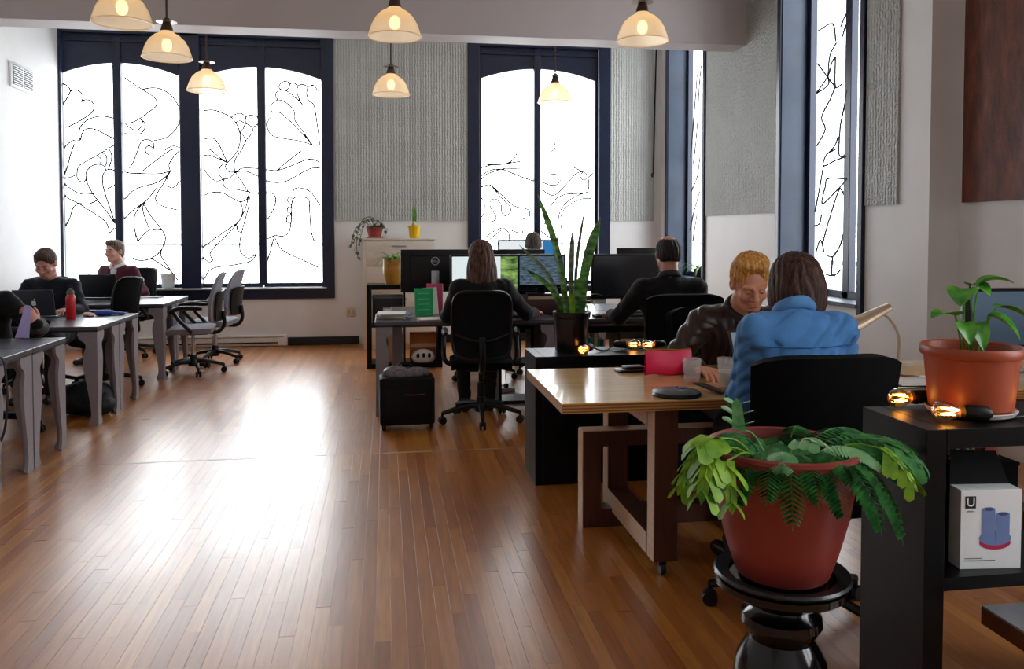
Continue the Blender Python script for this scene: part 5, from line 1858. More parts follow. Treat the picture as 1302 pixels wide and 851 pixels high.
L_FERN = leaf_mat('fern_green', '#1c5a2a', '#4aa04a', 30, rough=0.5)
L_LIME = leaf_mat('lime_green', '#4f8a1a', '#98c62e', 14, rough=0.55)
L_PALE = leaf_mat('pale_green', '#5fae6a', '#a5d8a0', 14)
L_POTHOS = leaf_mat('glossy_green', '#2a7a2a', '#74c244', 14, rough=0.25)
L_SNAKE = leaf_mat('snake_green', '#234d22', '#6fae4a', 16, (1, 1, 2.2), rough=0.35)
L_SNAKE2 = leaf_mat('snake_grey_green', '#4a5c49', '#8aa07f', 16, (1, 1, 2.2), rough=0.4)
L_TRAIL = leaf_mat('trailing_green', '#3a4a30', '#77855a', 20)
L_SPIDER = leaf_mat('spider_green', '#3f8a35', '#a8cf78', 16)
M_TERRA = mat('terracotta_plastic', '#a04524', 0.42, vary=0.05, scale=8)
M_REDPOT = mat('red_brown_plastic', '#84342e', 0.38, vary=0.05, scale=8)
M_SOIL = mat('potting_soil', '#1e1410', 0.95, vary=0.4, scale=60, bump=0.5, bscale=80)


def leaf(mb, spine, wfn, up=(0, 0, 1), fold=0.15, nu=4, thick=0.0007, twist=0.0):
    S = [Vector(p) for p in spine]
    n = len(S) - 1
    up = Vector(up)

    def fn(u, v):
        i = min(int(round(v * n)), n)
        t = (S[min(i + 1, n)] - S[max(i - 1, 0)]).normalized()
        s = t.cross(up)
        s = s.normalized() if s.length > 1e-4 else t.orthogonal().normalized()
        nn = s.cross(t)
        if twist:
            a = twist * v
            s, nn = s * math.cos(a) + nn * math.sin(a), nn * math.cos(a) - s * math.sin(a)
        w = wfn(i / n)
        k = (u - 0.5) * 2
        return S[i] + s * (k * w) + nn * (abs(k) * w * fold)
    return mb.grid(fn, nu, n, thick)


def arc(p0, d, L, droop, n=8):
    """a path that starts along d and bends down"""
    p = Vector(p0)
    d = Vector(d).normalized()
    out = [p.copy()]
    for i in range(n):
        d = (d + Vector((0, 0, -droop / n))).normalized()
        p = p + d * (L / n)
        out.append(p.copy())
    return out


def frond(parent, p0, d, L, droop, m, pin=0.055, pairs=18, name='frond', width=0.0095):
    sp = arc(p0, d, L, droop, 20)
    b = MB().tube(sp, 0.0022, 5, r1=0.0008)
    for k in range(pairs):
        v = 0.12 + 0.86 * k / pairs
        i = int(v * 20)
        t = (sp[i + 1] - sp[i]).normalized()
        s = t.cross(Vector((0, 0, 1)))
        s = s.normalized() if s.length > 1e-3 else Vector((1, 0, 0))
        ln = pin * (math.sin(PI * (0.18 + 0.80 * v)) ** 0.7) + 0.006
        for q in (-1, 1):
            dd = (s * q + t * 0.35 + Vector((0, 0, -0.12))).normalized()
            leaf(b, arc(sp[i], dd, ln, 0.5, 4), lambda w: width * math.sin(PI * min(1, 0.15 + 0.85 * w) ** 0.8) + 0.0004, t.cross(s) * 1.0 if False else (0, 0, 1), 0.1, 2, 0.0005)
    return b.build(name, m, parent, angle=60)


def lobed(parent, p0, d, L, droop, m, lobes=5, lw=0.016, name='leaf', span=0.075, stalk=None):
    b = MB()
    if stalk is not None:
        b.tube(spline([stalk, tuple((Vector(stalk) + Vector(p0)) / 2 + Vector((0, 0, 0.03))), p0], 5), 0.003, 6)
    sp = arc(p0, d, L, droop, 12)
    b.tube(sp, 0.0022, 5)
    leaf(b, sp, lambda v: lw * 0.9 * (1 - 0.35 * v) * (1 if v < 0.85 else max(0.05, (1 - v) / 0.15)), (0, 0, 1), 0.1, 2)
    for k in range(lobes):
        v = 0.10 + 0.68 * k / max(1, lobes - 1)
        i = int(v * 12)
        t = (sp[min(i + 1, 12)] - sp[i]).normalized()
        s = t.cross(Vector((0, 0, 1)))
        s = s.normalized() if s.length > 1e-3 else Vector((1, 0, 0))
        ln = span * (1.0 - 0.35 * v) * random.uniform(0.9, 1.1)
        for q in (-1, 1):
            dd = (s * q * 0.85 + t * 0.65).normalized()
            leaf(b, arc(sp[i], dd, ln, droop * 0.7 + 0.2, 8), lambda w: lw * (0.55 + 0.9 * w - 0.3 * w * w) * (1 if w < 0.8 else math.sqrt(max(0.001, 1 - ((w - 0.8) / 0.2) ** 2))) * 0.75,
                 (0, 0, 1), 0.08, 3)
    return b.build(name, m, parent, angle=60)


def pot(parent, prof, m, n=40, name='pot', soil=None):
    o = MB().lathe(prof, n, cap=False).build(name, m, parent)
    if soil:
        MB().lathe([(0.0, soil[1] + 0.004), (soil[0] * 0.6, soil[1] + 0.002), (soil[0], soil[1])], n, cap=False).build('soil', M_SOIL, parent)
    return o


# big planter with ferns on the black pedestal
PX, PY = 1.062, 2.08
ped = thing('pedestal', 'glossy black turned wooden pedestal under the big fern planter', 'pedestal', (PX, PY, 0))
ped.scale = (1, 1, 1.06)
M_LACQ = mat('black_lacquer', '#040405', 0.14, coat=0.2, vary=0.3, spec=0.35)
MB().lathe([(0.0, 0.0), (0.165, 0.0), (0.17, 0.02), (0.16, 0.05), (0.135, 0.075), (0.12, 0.11), (0.125, 0.16), (0.128, 0.22), (0.118, 0.275), (0.098, 0.31), (0.085, 0.33),
            (0.096, 0.35), (0.108, 0.37), (0.105, 0.39), (0.085, 0.405), (0.080, 0.415), (0.09, 0.43), (0.13, 0.447), (0.165, 0.458), (0.178, 0.468), (0.178, 0.484),
            (0.165, 0.490), (0.0, 0.490)], 48, cap=False).build('column', M_LACQ, ped, angle=30)
MB().lathe([(0.14, 0.4905), (0.176, 0.4905), (0.181, 0.497), (0.176, 0.503), (0.14, 0.4955)], 48, cap=False).build('saucer_rim', mat('worn_black_glaze', '#1a1b1f', 0.3, vary=0.9, scale=90), ped)
pl = thing('potted_fern', 'big red-brown planter overflowing with ferns and lobed leaves', 'plant', (PX, PY, 0.527))
pl.scale = (1, 1, 0.92)
pot(pl, [(0.0, 0.0), (0.118, 0.0), (0.123, 0.006), (0.146, 0.08), (0.168, 0.17), (0.181, 0.25), (0.184, 0.262), (0.189, 0.268), (0.193, 0.33), (0.196, 0.362), (0.203, 0.366),
         (0.203, 0.378), (0.196, 0.382), (0.186, 0.378), (0.180, 0.33)], M_REDPOT, 56, soil=(0.181, 0.325))
random.seed(21)
for (p0, d, L, dr, mm, k, lw, spn) in (((-0.235, -0.09, 0.43), (-0.5, -0.45, 0.5), 0.12, 1.5, L_LIME, 3, 0.026, 0.085),
                                      ((-0.25, -0.12, 0.40), (-0.45, -0.6, -0.1), 0.16, 1.6, L_LIME, 4, 0.021, 0.095),
                                      ((-0.225, -0.15, 0.385), (-0.1, -0.5, -0.5), 0.14, 1.2, L_LIME, 3, 0.020, 0.085),
                                      ((-0.275, -0.08, 0.39), (-0.6, -0.3, -0.45), 0.13, 1.2, L_LIME, 3, 0.020, 0.08),
                                      ((-0.11, 0.04, 0.415), (-0.12, -0.1, 1.0), 0.10, 0.1, L_PALE, 3, 0.022, 0.060),
                                      ((-0.15, 0.0, 0.40), (-0.7, -0.3, 0.35), 0.09, 0.9, L_FERN, 3, 0.018, 0.055),
                                      ((-0.01, -0.10, 0.415), (0.1, -0.5, 0.45), 0.10, 1.2, L_PALE, 3, 0.018, 0.06),
                                      ((0.215, -0.10, 0.41), (0.7, -0.6, 0.1), 0.15, 1.6, L_FERN, 4, 0.017, 0.09),
                                      ((0.20, -0.14, 0.40), (0.35, -0.7, -0.25), 0.14, 1.2, L_LIME, 4, 0.015, 0.085),
                                      ((0.25, -0.08, 0.405), (0.9, -0.4, -0.1), 0.13, 1.3, L_FERN, 4, 0.015, 0.08)):
    lobed(pl, p0, d, L, dr, mm, k, lw, 'leaf', spn, stalk=(p0[0] * 0.35, p0[1] * 0.35, 0.335))
for (a, L, e, dr, pin, mm) in ((-2.75, 0.17, 0.35, 2.0, 0.045, L_FERN), (-2.5, 0.22, 0.45, 2.6, 0.045, L_FERN), (-2.2, 0.20, 0.5, 2.4, 0.045, L_FERN), (-1.95, 0.25, 0.4, 2.8, 0.045, L_FERN),
                               (-1.7, 0.20, 0.55, 2.4, 0.042, L_FERN), (-1.45, 0.23, 0.4, 2.6, 0.05, L_FERN), (-1.15, 0.30, 0.5, 2.8, 0.052, L_FERN), (-0.9, 0.34, 0.45, 2.9, 0.05, L_FERN),
                               (-0.6, 0.26, 0.5, 1.9, 0.055, L_FERN), (-0.35, 0.30, 0.45, 1.4, 0.065, L_FERN), (-0.1, 0.30, 0.6, 1.3, 0.065, L_FERN),
                               (0.3, 0.26, 0.7, 1.5, 0.055, L_FERN), (0.9, 0.20, 0.7, 1.8, 0.05, L_FERN), (2.2, 0.16, 0.6, 1.9, 0.045, L_FERN), (-2.05, 0.14, 0.9, 1.9, 0.04, L_PALE),
                               (-1.3, 0.16, 0.9, 2.2, 0.042, L_FERN), (-0.75, 0.18, 0.9, 2.0, 0.045, L_PALE), (-3.0, 0.14, 0.7, 1.7, 0.04, L_FERN)):
    rr_ = 0.10
    frond(pl, (rr_ * math.cos(a), rr_ * math.sin(a), 0.375), (math.cos(a), math.sin(a), e), L, dr, mm, pin)
MB().grid(lambda u, v: (0.17 * (u * 2 - 1) * math.sqrt(max(0.0, 1 - (v * 2 - 1) ** 2 * 0.95)), 0.17 * (v * 2 - 1), 0.345 + 0.02 * math.sin(u * 23) * math.sin(v * 19)), 16, 16).build('moss_cover', L_FERN, pl, angle=80)

# terracotta pot plant on the near shelf
sp_ = thing('potted_plant', 'terracotta-coloured pot with heart-shaped glossy leaves on the near black shelf', 'plant', (1.69, 2.17, 0.9245))
sp_.scale = (0.9, 0.9, 1.0)
pot(sp_, [(0.0, 0.0), (0.112, 0.0), (0.116, 0.004), (0.118, 0.016), (0.124, 0.02), (0.140, 0.165), (0.150, 0.168), (0.153, 0.174), (0.153, 0.192), (0.149, 0.197), (0.143, 0.193), (0.136, 0.15)], M_TERRA, 56,
    soil=(0.135, 0.15))
MB().lathe([(0.0, -0.004), (0.10, -0.004), (0.128, 0.002), (0.136, 0.014), (0.133, 0.016), (0.122, 0.004), (0.1, 0.0), (0.0, 0.0)], 48, cap=False).build('saucer', mat('white_saucer', '#cfcac6', 0.25), sp_)


def heart(parent, root, at, d, L, W, droop, m):
    MB().tube(spline([root, tuple((Vector(root) * 0.45 + Vector(at) * 0.55) + Vector((0, 0, 0.015))), at], 6), 0.0032, 6).build('leaf_stalk', L_POTHOS, parent)
    b = MB()
    leaf(b, arc(at, d, L, droop, 12), lambda v: W * (math.sin(PI * min(1.0, (v * 0.93 + 0.07)) ** 0.62) ** 0.85) + 0.0005, (0, 0, 1), 0.28, 6)
    b.build('leaf', m, parent, angle=80)


for root, at, d, L, W, dr in (((-0.03, 0.0, 0.15), (-0.075, -0.02, 0.285), (-0.8, -0.25, 0.25), 0.115, 0.042, 0.6),
                              ((-0.02, 0.01, 0.15), (-0.03, 0.0, 0.36), (-0.55, -0.55, -0.1), 0.095, 0.046, 0.8),
                              ((0.0, 0.01, 0.15), (0.02, 0.0, 0.375), (0.55, -0.3, 0.35), 0.105, 0.044, 0.9),
                              ((0.01, 0.0, 0.15), (0.005, 0.02, 0.37), (0.15, -0.6, 0.1), 0.08, 0.040, 1.0),
                              ((0.02, -0.01, 0.15), (0.035, -0.03, 0.285), (0.5, -0.55, -0.1), 0.115, 0.050, 1.1),
                              ((-0.01, -0.02, 0.15), (-0.015, -0.035, 0.265), (-0.15, -0.7, -0.35), 0.095, 0.030, 1.3),
                              ((-0.02, -0.02, 0.15), (-0.055, -0.03, 0.265), (-0.2, -0.8, -0.3), 0.08, 0.030, 1.2),
                              ((0.03, 0.02, 0.15), (0.095, 0.01, 0.305), (0.9, -0.1, 0.05), 0.11, 0.034, 0.7)):
    heart(sp_, root, at, d, L, W, dr, L_POTHOS)

# snake plant on the low bookcase
sn = thing('snake_plant', 'tall snake plant in a black ribbed pot on the low bookcase', 'plant', (1.095, 4.80, 0.74))
pot(sn, [(0.0, 0.0), (0.094, 0.0), (0.097, 0.01), (0.105, 0.20), (0.112, 0.205), (0.115, 0.235), (0.110, 0.24), (0.105, 0.22)], mat('black_pot', '#0a0b10', 0.22, vary=0.3, scale=12, stretch=(8, 8, 0.3)), 40,
    soil=(0.103, 0.21))
for (bx, by, tx, ty, tz, W, mm, tw) in ((-0.02, 0.0, -0.195, 0.05, 0.935, 0.020, L_SNAKE, 0.4), (0.045, 0.0, 0.175, 0.0, 0.80, 0.030, L_SNAKE, 0.5), (0.02, 0.03, 0.10, 0.08, 0.86, 0.010, L_SNAKE2, 1.0),
                                        (0.0, 0.02, 0.02, 0.06, 0.735, 0.016, L_SNAKE2, 0.8), (-0.04, 0.0, -0.29, -0.02, 0.50, 0.016, L_SNAKE, 0.5), (-0.03, 0.02, -0.31, 0.05, 0.635, 0.012, L_SNAKE2, 0.5),
                                        (0.05, -0.03, 0.085, -0.06, 0.56, 0.026, L_SNAKE, 0.3), (0.025, -0.04, 0.03, -0.07, 0.45, 0.020, L_SNAKE, 0.5), (-0.005, -0.05, -0.03, -0.08, 0.36, 0.018, L_LIME, 0.3),
                                        (-0.04, -0.04, -0.07, -0.06, 0.40, 0.018, L_SNAKE, 0.4), (0.06, 0.01, 0.13, 0.03, 0.62, 0.020, L_SNAKE, 0.3), (-0.015, 0.03, -0.10, 0.09, 0.66, 0.017, L_SNAKE, 0.6)):
    p0, p1 = Vector((bx, by, 0.20)), Vector((tx, ty, tz))
    mid = p0 * 0.5 + p1 * 0.5 + Vector(((bx - tx) * 0.14, 0, 0.03))
    b = MB()
    leaf(b, spline([p0, mid, p1], 8), lambda v: W * (0.72 + 0.9 * v - 0.85 * v * v) * (1 if v < 0.75 else max(0.02, (1 - ((v - 0.75) / 0.25) ** 1.6))), (0.1, -1, 0.05), 0.3, 4, 0.0015, tw)
    b.build('leaf', mm, sn, angle=80)

# plants on the filing cabinet, bookcase and sills


def small_leaves(parent, pts, m, W, L):
    for (p, d) in pts:
        b = MB()
        leaf(b, arc(p, d, L * random.uniform(0.8, 1.2), 1.2, 5), lambda v: W * math.sin(PI * min(1, 0.08 + 0.92 * v) ** 0.7) + 0.0004, (0, 0, 1), 0.2, 2)
        b.build('leaf', m, parent, angle=80)


random.seed(5)
CABZ = 1.375
rp = thing('trailing_plant', 'trailing plant in a shallow red pot on the cream cabinet', 'plant', (-0.13, 10.45, CABZ))
pot(rp, [(0.0, 0.012), (0.075, 0.012), (0.10, 0.12), (0.106, 0.122), (0.106, 0.135), (0.098, 0.135), (0.09, 0.10)], mat('red_clay', '#9c3a30', 0.6), 28, soil=(0.09, 0.105))
MB().lathe([(0.0, 0.0), (0.10, 0.0), (0.118, 0.014), (0.11, 0.016), (0.09, 0.006), (0.0, 0.006)], 28, cap=False).build('saucer', mat('pale_saucer', '#c79b8a', 0.5), rp)
vines = [[(0, 0, 0.11), (-0.12, -0.05, 0.19), (-0.20, -0.10, 0.10), (-0.22, -0.10, -0.08), (-0.205, -0.10, -0.26)],
         [(0, 0, 0.11), (-0.10, -0.02, 0.22), (-0.23, -0.05, 0.12), (-0.28, -0.06, -0.03), (-0.29, -0.06, -0.12)],
         [(0, 0, 0.11), (-0.05, -0.05, 0.24), (-0.12, -0.10, 0.18), (-0.17, -0.10, 0.02), (-0.185, -0.10, -0.10)],
         [(0, 0, 0.11), (0.03, -0.04, 0.20), (0.10, -0.08, 0.16), (0.14, -0.09, 0.08)],
         [(0, 0, 0.11), (-0.03, 0.03, 0.25), (-0.10, 0.02, 0.26), (-0.17, 0.0, 0.20)]]
for vn in vines:
    pts = spline(vn, 6)
    MB().tube(pts, 0.004, 5).build('vine', L_TRAIL, rp)
    small_leaves(rp, [(tuple(p), (random.uniform(-1, 1), random.uniform(-1, 0.2), random.uniform(-0.5, 0.5))) for p in pts[5::2]], L_TRAIL, 0.020, 0.055)
small_leaves(rp, [((random.uniform(-0.08, 0.08), random.uniform(-0.08, 0.04), 0.13), (random.uniform(-1, 1), random.uniform(-1, 0.5), 0.8)) for _ in range(26)], L_TRAIL, 0.020, 0.07)

yp = thing('bulb_plant', 'sprouting bulb in a bright yellow pot on the cream cabinet', 'plant', (0.36, 10.42, CABZ))
pot(yp, [(0.0, 0.0), (0.056, 0.0), (0.060, 0.004), (0.074, 0.135), (0.084, 0.14), (0.085, 0.155), (0.078, 0.157), (0.07, 0.13)], mat('yellow_glaze', '#f2c200', 0.35), 28, soil=(0.072, 0.135))
MB().lathe([(0.0, 0.12), (0.028, 0.13), (0.034, 0.16), (0.024, 0.19), (0.010, 0.215), (0.0, 0.22)], 16).build('bulb', mat('bulb_skin', '#c9b98a', 0.6), yp)
for (dx, L) in ((-0.18, 0.20), (0.0, 0.235), (0.12, 0.19), (0.22, 0.14)):
    b = MB()
    leaf(b, arc((dx * 0.06, 0, 0.19), (dx * 0.35, -0.05, 1), L, 0.1, 6), lambda v: 0.012 * (1 - 0.8 * v ** 3), (0, -1, 0.1), 0.3, 2)
    b.build('leaf', leaf_mat('bulb_green', '#2f7a35', '#8fca60', 12) if dx < -0.1 else bpy.data.materials['bulb_green'], yp, angle=80)


def spider(name, label, loc, prof, m, soil, n, L):
    t = thing(name, label, 'plant', loc)
    pot(t, prof, m, 32, soil=soil)
    for k in range(n):
        a = 2 * PI * k / n + random.uniform(-0.2, 0.2)
        b = MB()
        leaf(b, arc((0.02 * math.cos(a), 0.02 * math.sin(a), soil[1]), (math.cos(a), math.sin(a), random.uniform(0.7, 2.0)), L * random.uniform(0.7, 1.2), random.uniform(1.6, 2.8), 10),
             lambda v: 0.011 * (1 - v ** 2.5) + 0.0006, (0, 0, 1), 0.25, 2)
        b.build('leaf', L_SPIDER, t, angle=80)
    return t


spider('spider_plant', 'spider plant in an ochre pot on the open black bookcase', (0.085, 9.02, 0.89),
       [(0.0, 0.0), (0.085, 0.0), (0.09, 0.02), (0.112, 0.10), (0.115, 0.18), (0.108, 0.24), (0.114, 0.255), (0.114, 0.275), (0.104, 0.275), (0.10, 0.24)], mat('ochre_glaze', '#b8822f', 0.35, vary=0.2, scale=6), (0.10, 0.25), 26, 0.24)
spider('sill_plant', 'small green plant in a white pot on the wide window\'s sill', (-2.70, 10.90, 0.75),
       [(0.0, 0.0), (0.07, 0.0), (0.073, 0.004), (0.092, 0.17), (0.094, 0.18), (0.088, 0.18), (0.084, 0.15)], mat('white_pot', '#e4e6e6', 0.4), (0.085, 0.16), 18, 0.11)
spider('sill_plant', 'leafy light green plant on the side window sill behind the suited man', (3.80, 9.62, 0.877),
       [(0.0, 0.0), (0.06, 0.0), (0.08, 0.12), (0.084, 0.125), (0.078, 0.125), (0.07, 0.1)], mat('dark_pot', '#1c1d22', 0.5), (0.07, 0.11), 30, 0.26)
spider('desk_plant', 'pale-leaved plant in a small white pot on the desk beside the dark monitor', (1.62, 6.86, DH),
       [(0.0, 0.0), (0.055, 0.0), (0.065, 0.10), (0.068, 0.105), (0.062, 0.105), (0.058, 0.09)], MATS['white_pot'], (0.058, 0.095), 14, 0.22)

# ------------------------------------------------------------------ cream filing cabinet
M_CREAM = mat('cream_enamel', '#d8d0c3', 0.42, vary=0.03)
fc = thing('filing_cabinet', 'tall cream filing cabinet with plants on top against the end wall', 'cabinet', (-0.27, 10.28, 0))
MB().box((0.435, 0.275, 0.675), (0.87, 0.53, 1.35), r=0.006).build('body', M_CREAM, fc)
MB().box((0.435, 0.27, 1.362), (0.90, 0.55, 0.026), r=0.006).build('top', M_CREAM, fc)
for k in range(4):
    d = MB().box((0.435, 0.004, 0.05 + 0.325 * (k + 0.5)), (0.80, 0.02, 0.30), r=0.005).build('drawer', M_CREAM, fc)
    MB().box((0.435, -0.012, 0.05 + 0.325 * (k + 0.5) + 0.09), (0.18, 0.016, 0.02), r=0.004).build('handle', M_SILVER, d)

# ------------------------------------------------------------------ near black shelf and what stands on it
sh = thing('near_shelf', 'tall-sided black shelf unit beside the big planter', 'shelf', (1.43, 2.0, 0))
w_, d_, h_ = 0.95, 0.30, 0.92
for x in (0.03, w_ - 0.03):
    MB().box((x, d_ / 2, h_ / 2), (0.06, d_, h_), r=0.0015, seg=1).build('side_panel', M_BLKWOOD, sh, smooth=False)
MB().box((w_ / 2, d_ / 2, h_ - 0.027), (w_ - 0.121, d_, 0.054), r=0.0015, seg=1).build('top', M_BLKWOOD, sh, smooth=False)
MB().box((w_ / 2, d_ / 2, 0.495), (w_ - 0.121, d_ - 0.004, 0.036)).build('shelf', M_BLKWOOD, sh, smooth=False)
MB().box((w_ / 2, d_ / 2, 0.03), (w_ - 0.121, d_, 0.06)).build('bottom', M_BLKWOOD, sh, smooth=False)

bx = thing('product_box', 'white printed carton with a U emblem and blue tubes on the near shelf', 'box', (1.66, 2.04, 0.513), -0.10)
M_CARD = mat('white_card', '#e6e9ea', 0.45, vary=0.02)
BW, BH, BD = 0.175, 0.222, 0.055
MB().box((0, BD / 2, BH / 2), (BW, BD, BH), r=0.001, seg=1).build('carton', M_CARD, bx, smooth=False)
b = MB().prism([(-BW / 2, 0), (BW / 2, 0), (BW / 2 - 0.02, 0.095), (-BW / 2 + 0.02, 0.095)], lambda u, v_, e: (u, BD + v_ * 0.35 + e, BH + v_ * 0.9), 0.0, 0.0016)
b.build('open_flap', mat('dark_flap', '#060608', 0.8, spec=0.2), bx, smooth=False)
MB().box((-0.060, -0.0007, 0.188), (0.030, 0.001, 0.034)).build('emblem_square', mat('print_black', '#0b0b0d', 0.5), bx, smooth=False)
text_mesh('emblem_letter', 'U', 0.036, mat('print_white', '#f4f4f4', 0.5), bx, (-0.060, -0.0016, 0.188), (PI / 2, 0, 0), 0.0002)
text_mesh('small_print', 'umbra', 0.0085, mat('print_grey', '#55585e', 0.5), bx, (-0.060, -0.001, 0.163), (PI / 2, 0, 0), 0.0002)
text_mesh('small_print', 'design', 0.006, MATS['print_grey'], bx, (-0.075, -0.001, 0.036), (PI / 2, 0, 0), 0.0002, 'LEFT') if False else None
MB().box((-0.05, -0.0006, 0.030), (0.05, 0.0008, 0.002)).build('print_line', MATS['print_grey'], bx, smooth=False)
MB().box((-0.032, -0.0006, 0.024), (0.09, 0.0008, 0.002)).build('print_line', MATS['print_grey'], bx, smooth=False)
PB = mat('print_blue', '#6d83b5', 0.5)
PB2 = mat('print_dark_blue', '#3d4a78', 0.5)


def ellipse(cx, cz, rx, rz, n=24, a0=0.0, a1=2 * PI):
    return [(cx + rx * math.cos(a0 + (a1 - a0) * i / n), cz + rz * math.sin(a0 + (a1 - a0) * i / n)) for i in range(n + (0 if a1 - a0 > 6.2 else 1))]


def printed(name, pts, y, m):
    MB().prism(pts, lambda u, v_, e: (u, e, v_), y - 0.0003, y).build(name, m, bx, smooth=False)


printed('printed_base', ellipse(0.012, 0.074, 0.045, 0.020), -0.0006, mat('print_red', '#b81f4a', 0.5))
printed('printed_body', ellipse(0.012, 0.086, 0.046, 0.020), -0.0010, PB)
printed('printed_tube', [(-0.026, 0.09), (-0.026, 0.168)] + ellipse(-0.008, 0.168, 0.018, 0.006, 12, PI, 0) + [(0.010, 0.168), (0.010, 0.09)], -0.0014, PB)
printed('printed_tube', [(0.014, 0.085), (0.014, 0.154)] + ellipse(0.033, 0.154, 0.019, 0.006, 12, PI, 0) + [(0.052, 0.154), (0.052, 0.085)], -0.0018, PB)
printed('printed_hole', ellipse(-0.008, 0.168, 0.013, 0.0042), -0.0022, PB2)
printed('printed_hole', ellipse(0.033, 0.154, 0.014, 0.0042), -0.0022, PB2)

o = thing('storage_box', 'black storage box standing behind the white carton', 'box', (1.69, 2.225, 0.513))
MB().box((0, 0, 0.125), (0.30, 0.14, 0.25), r=0.003).build('body', mat('matt_black_card', '#030304', 0.9, spec=0.1), o)
MB().box((0, 0, 0.255), (0.306, 0.146, 0.012), r=0.003).build('lid', MATS['matt_black_card'], o)


def speckle():
    m = bpy.data.materials.new('black_white_pattern')
    m.use_nodes = True
    nt = m.node_tree
    b_ = nt.nodes['Principled BSDF']
    tc = node(nt, 'ShaderNodeTexCoord')
    nz = node(nt, 'ShaderNodeTexNoise')
    nz.inputs['Scale'].default_value = 55
    nt.links.new(tc.outputs['Object'], nz.inputs['Vector'])
    cr = node(nt, 'ShaderNodeValToRGB')
    cr.color_ramp.interpolation = 'CONSTANT'
    cr.color_ramp.elements[0].color = (0.01, 0.01, 0.012, 1)
    cr.color_ramp.elements[1].position = 0.56
    cr.color_ramp.elements[1].color = (0.8, 0.82, 0.85, 1)
    nt.links.new(nz.outputs['Fac'], cr.inputs['Fac'])
    nt.links.new(cr.outputs['Color'], b_.inputs['Base Color'])
    return m


o = thing('patterned_pouch', 'small black and white patterned pouch above the white carton', 'pouch', (1.66, 2.20, 0.774))
MB().box((0, 0, 0.024), (0.10, 0.06, 0.046), r=0.018, seg=3).build('body', speckle(), o)
MB().tube([(-0.04, -0.028, 0.036), (0.0, -0.032, 0.038), (0.04, -0.028, 0.036)], 0.002, 5).build('zip', M_BLKPLASTIC, o)
o = thing('wooden_block', 'small orange-brown wooden block beside the patterned pouch', 'block', (1.77, 2.20, 0.774))
MB().box((0, 0, 0.026), (0.045, 0.045, 0.05), r=0.003).build('block', mat('orange_wood', '#b05a22', 0.5, vary=0.15, scale=6, stretch=(1, 1, 10)), o)

# string lights
M_AMBER = None


def amber():
    m = bpy.data.materials.new('amber_bulb_glass')
    m.use_nodes = True
    nt = m.node_tree
    nt.nodes.clear()
    out = node(nt, 'ShaderNodeOutputMaterial')
    tr = node(nt, 'ShaderNodeBsdfTransparent')
    tr.inputs['Color'].default_value = (1.0, 0.80, 0.52, 1)
    gl = node(nt, 'ShaderNodeBsdfGlossy')
    gl.inputs['Roughness'].default_value = 0.03
    lw = node(nt, 'ShaderNodeLayerWeight')
    lw.inputs['Blend'].default_value = 0.35
    mx = node(nt, 'ShaderNodeMixShader')
    nt.links.new(lw.outputs['Facing'], mx.inputs[0])
    nt.links.new(tr.outputs[0], mx.inputs[1])
    nt.links.new(gl.outputs[0], mx.inputs[2])
    nt.links.new(mx.outputs[0], out.inputs['Surface'])
    return m


M_AMBER = amber()
M_FIL = mat('glowing_filament', '#ffcf8a', 0.5, emit='#ffb860', estr=22.0)
M_BRASS = mat('brass_collar', '#c98a2a', 0.3, metal=0.8)


def string_light(label, spots, z, s=1.0):
    """spots: (x, y, heading, reach) for each lamp lying on its side; cable runs from socket to socket"""
    t = thing('string_lights', label, 'string lights', (spots[0][0], spots[0][1], z))
    ox, oy = spots[0][0], spots[0][1]
    ends = []
    for (x, y, a) in spots:
        c, q = math.cos(a), math.sin(a)
        M = Matrix.Translation((x - ox, y - oy, 0.031 * s)) @ Matrix.Rotation(a, 4, 'Z') @ Matrix.Rotation(PI / 2, 4, 'Y')
        pr = [(0.0, 0.0), (0.012, 0.002), (0.015, 0.012), (0.022, 0.024), (0.029, 0.040), (0.030, 0.052), (0.025, 0.066), (0.014, 0.075), (0.0, 0.078)]
        bl = MB().lathe([(r_ * s, h * s) for r_, h in pr], 20, m=M, cap=False).build('bulb', M_AMBER, t)
        fm = MB()
        for k in range(4):
            a2 = PI / 2 * k + 0.4
            fm.tube([M @ Vector((0.009 * s * math.cos(a2), 0.009 * s * math.sin(a2), 0.018 * s)), M @ Vector((0.012 * s * math.cos(a2 + 0.5), 0.012 * s * math.sin(a2 + 0.5), 0.052 * s))], 0.0022 * s, 5)
        tag(fm.build('filament', M_FIL, bl), kind='stuff')
        MB().lathe([(0.0, -0.014 * s), (0.0155 * s, -0.014 * s), (0.0165 * s, 0.0), (0.0145 * s, 0.006 * s), (0.0, 0.006 * s)], 16, m=M).build('collar', M_BRASS, bl)
        MB().lathe([(0.0, -0.075 * s), (0.012 * s, -0.075 * s), (0.020 * s, -0.062 * s), (0.022 * s, -0.012 * s), (0.018 * s, -0.006 * s), (0.0, -0.006 * s)], 16, m=M).build('socket', M_BLKPLASTIC, t)
        ends.append((x - ox - c * 0.075 * s, y - oy - q * 0.075 * s, 0.03 * s))
    for p, q in zip(ends[:-1], ends[1:]):
        pm_ = [(p[0] + (q[0] - p[0]) * f + random.uniform(-0.03, 0.03), p[1] + (q[1] - p[1]) * f + random.uniform(-0.03, 0.03), 0.006) for f in (0.25, 0.5, 0.75)]
        MB().tube(spline([p] + pm_ + [q], 6), 0.0045 * s, 6).build('cable', M_BLKPLASTIC, t)
    return t


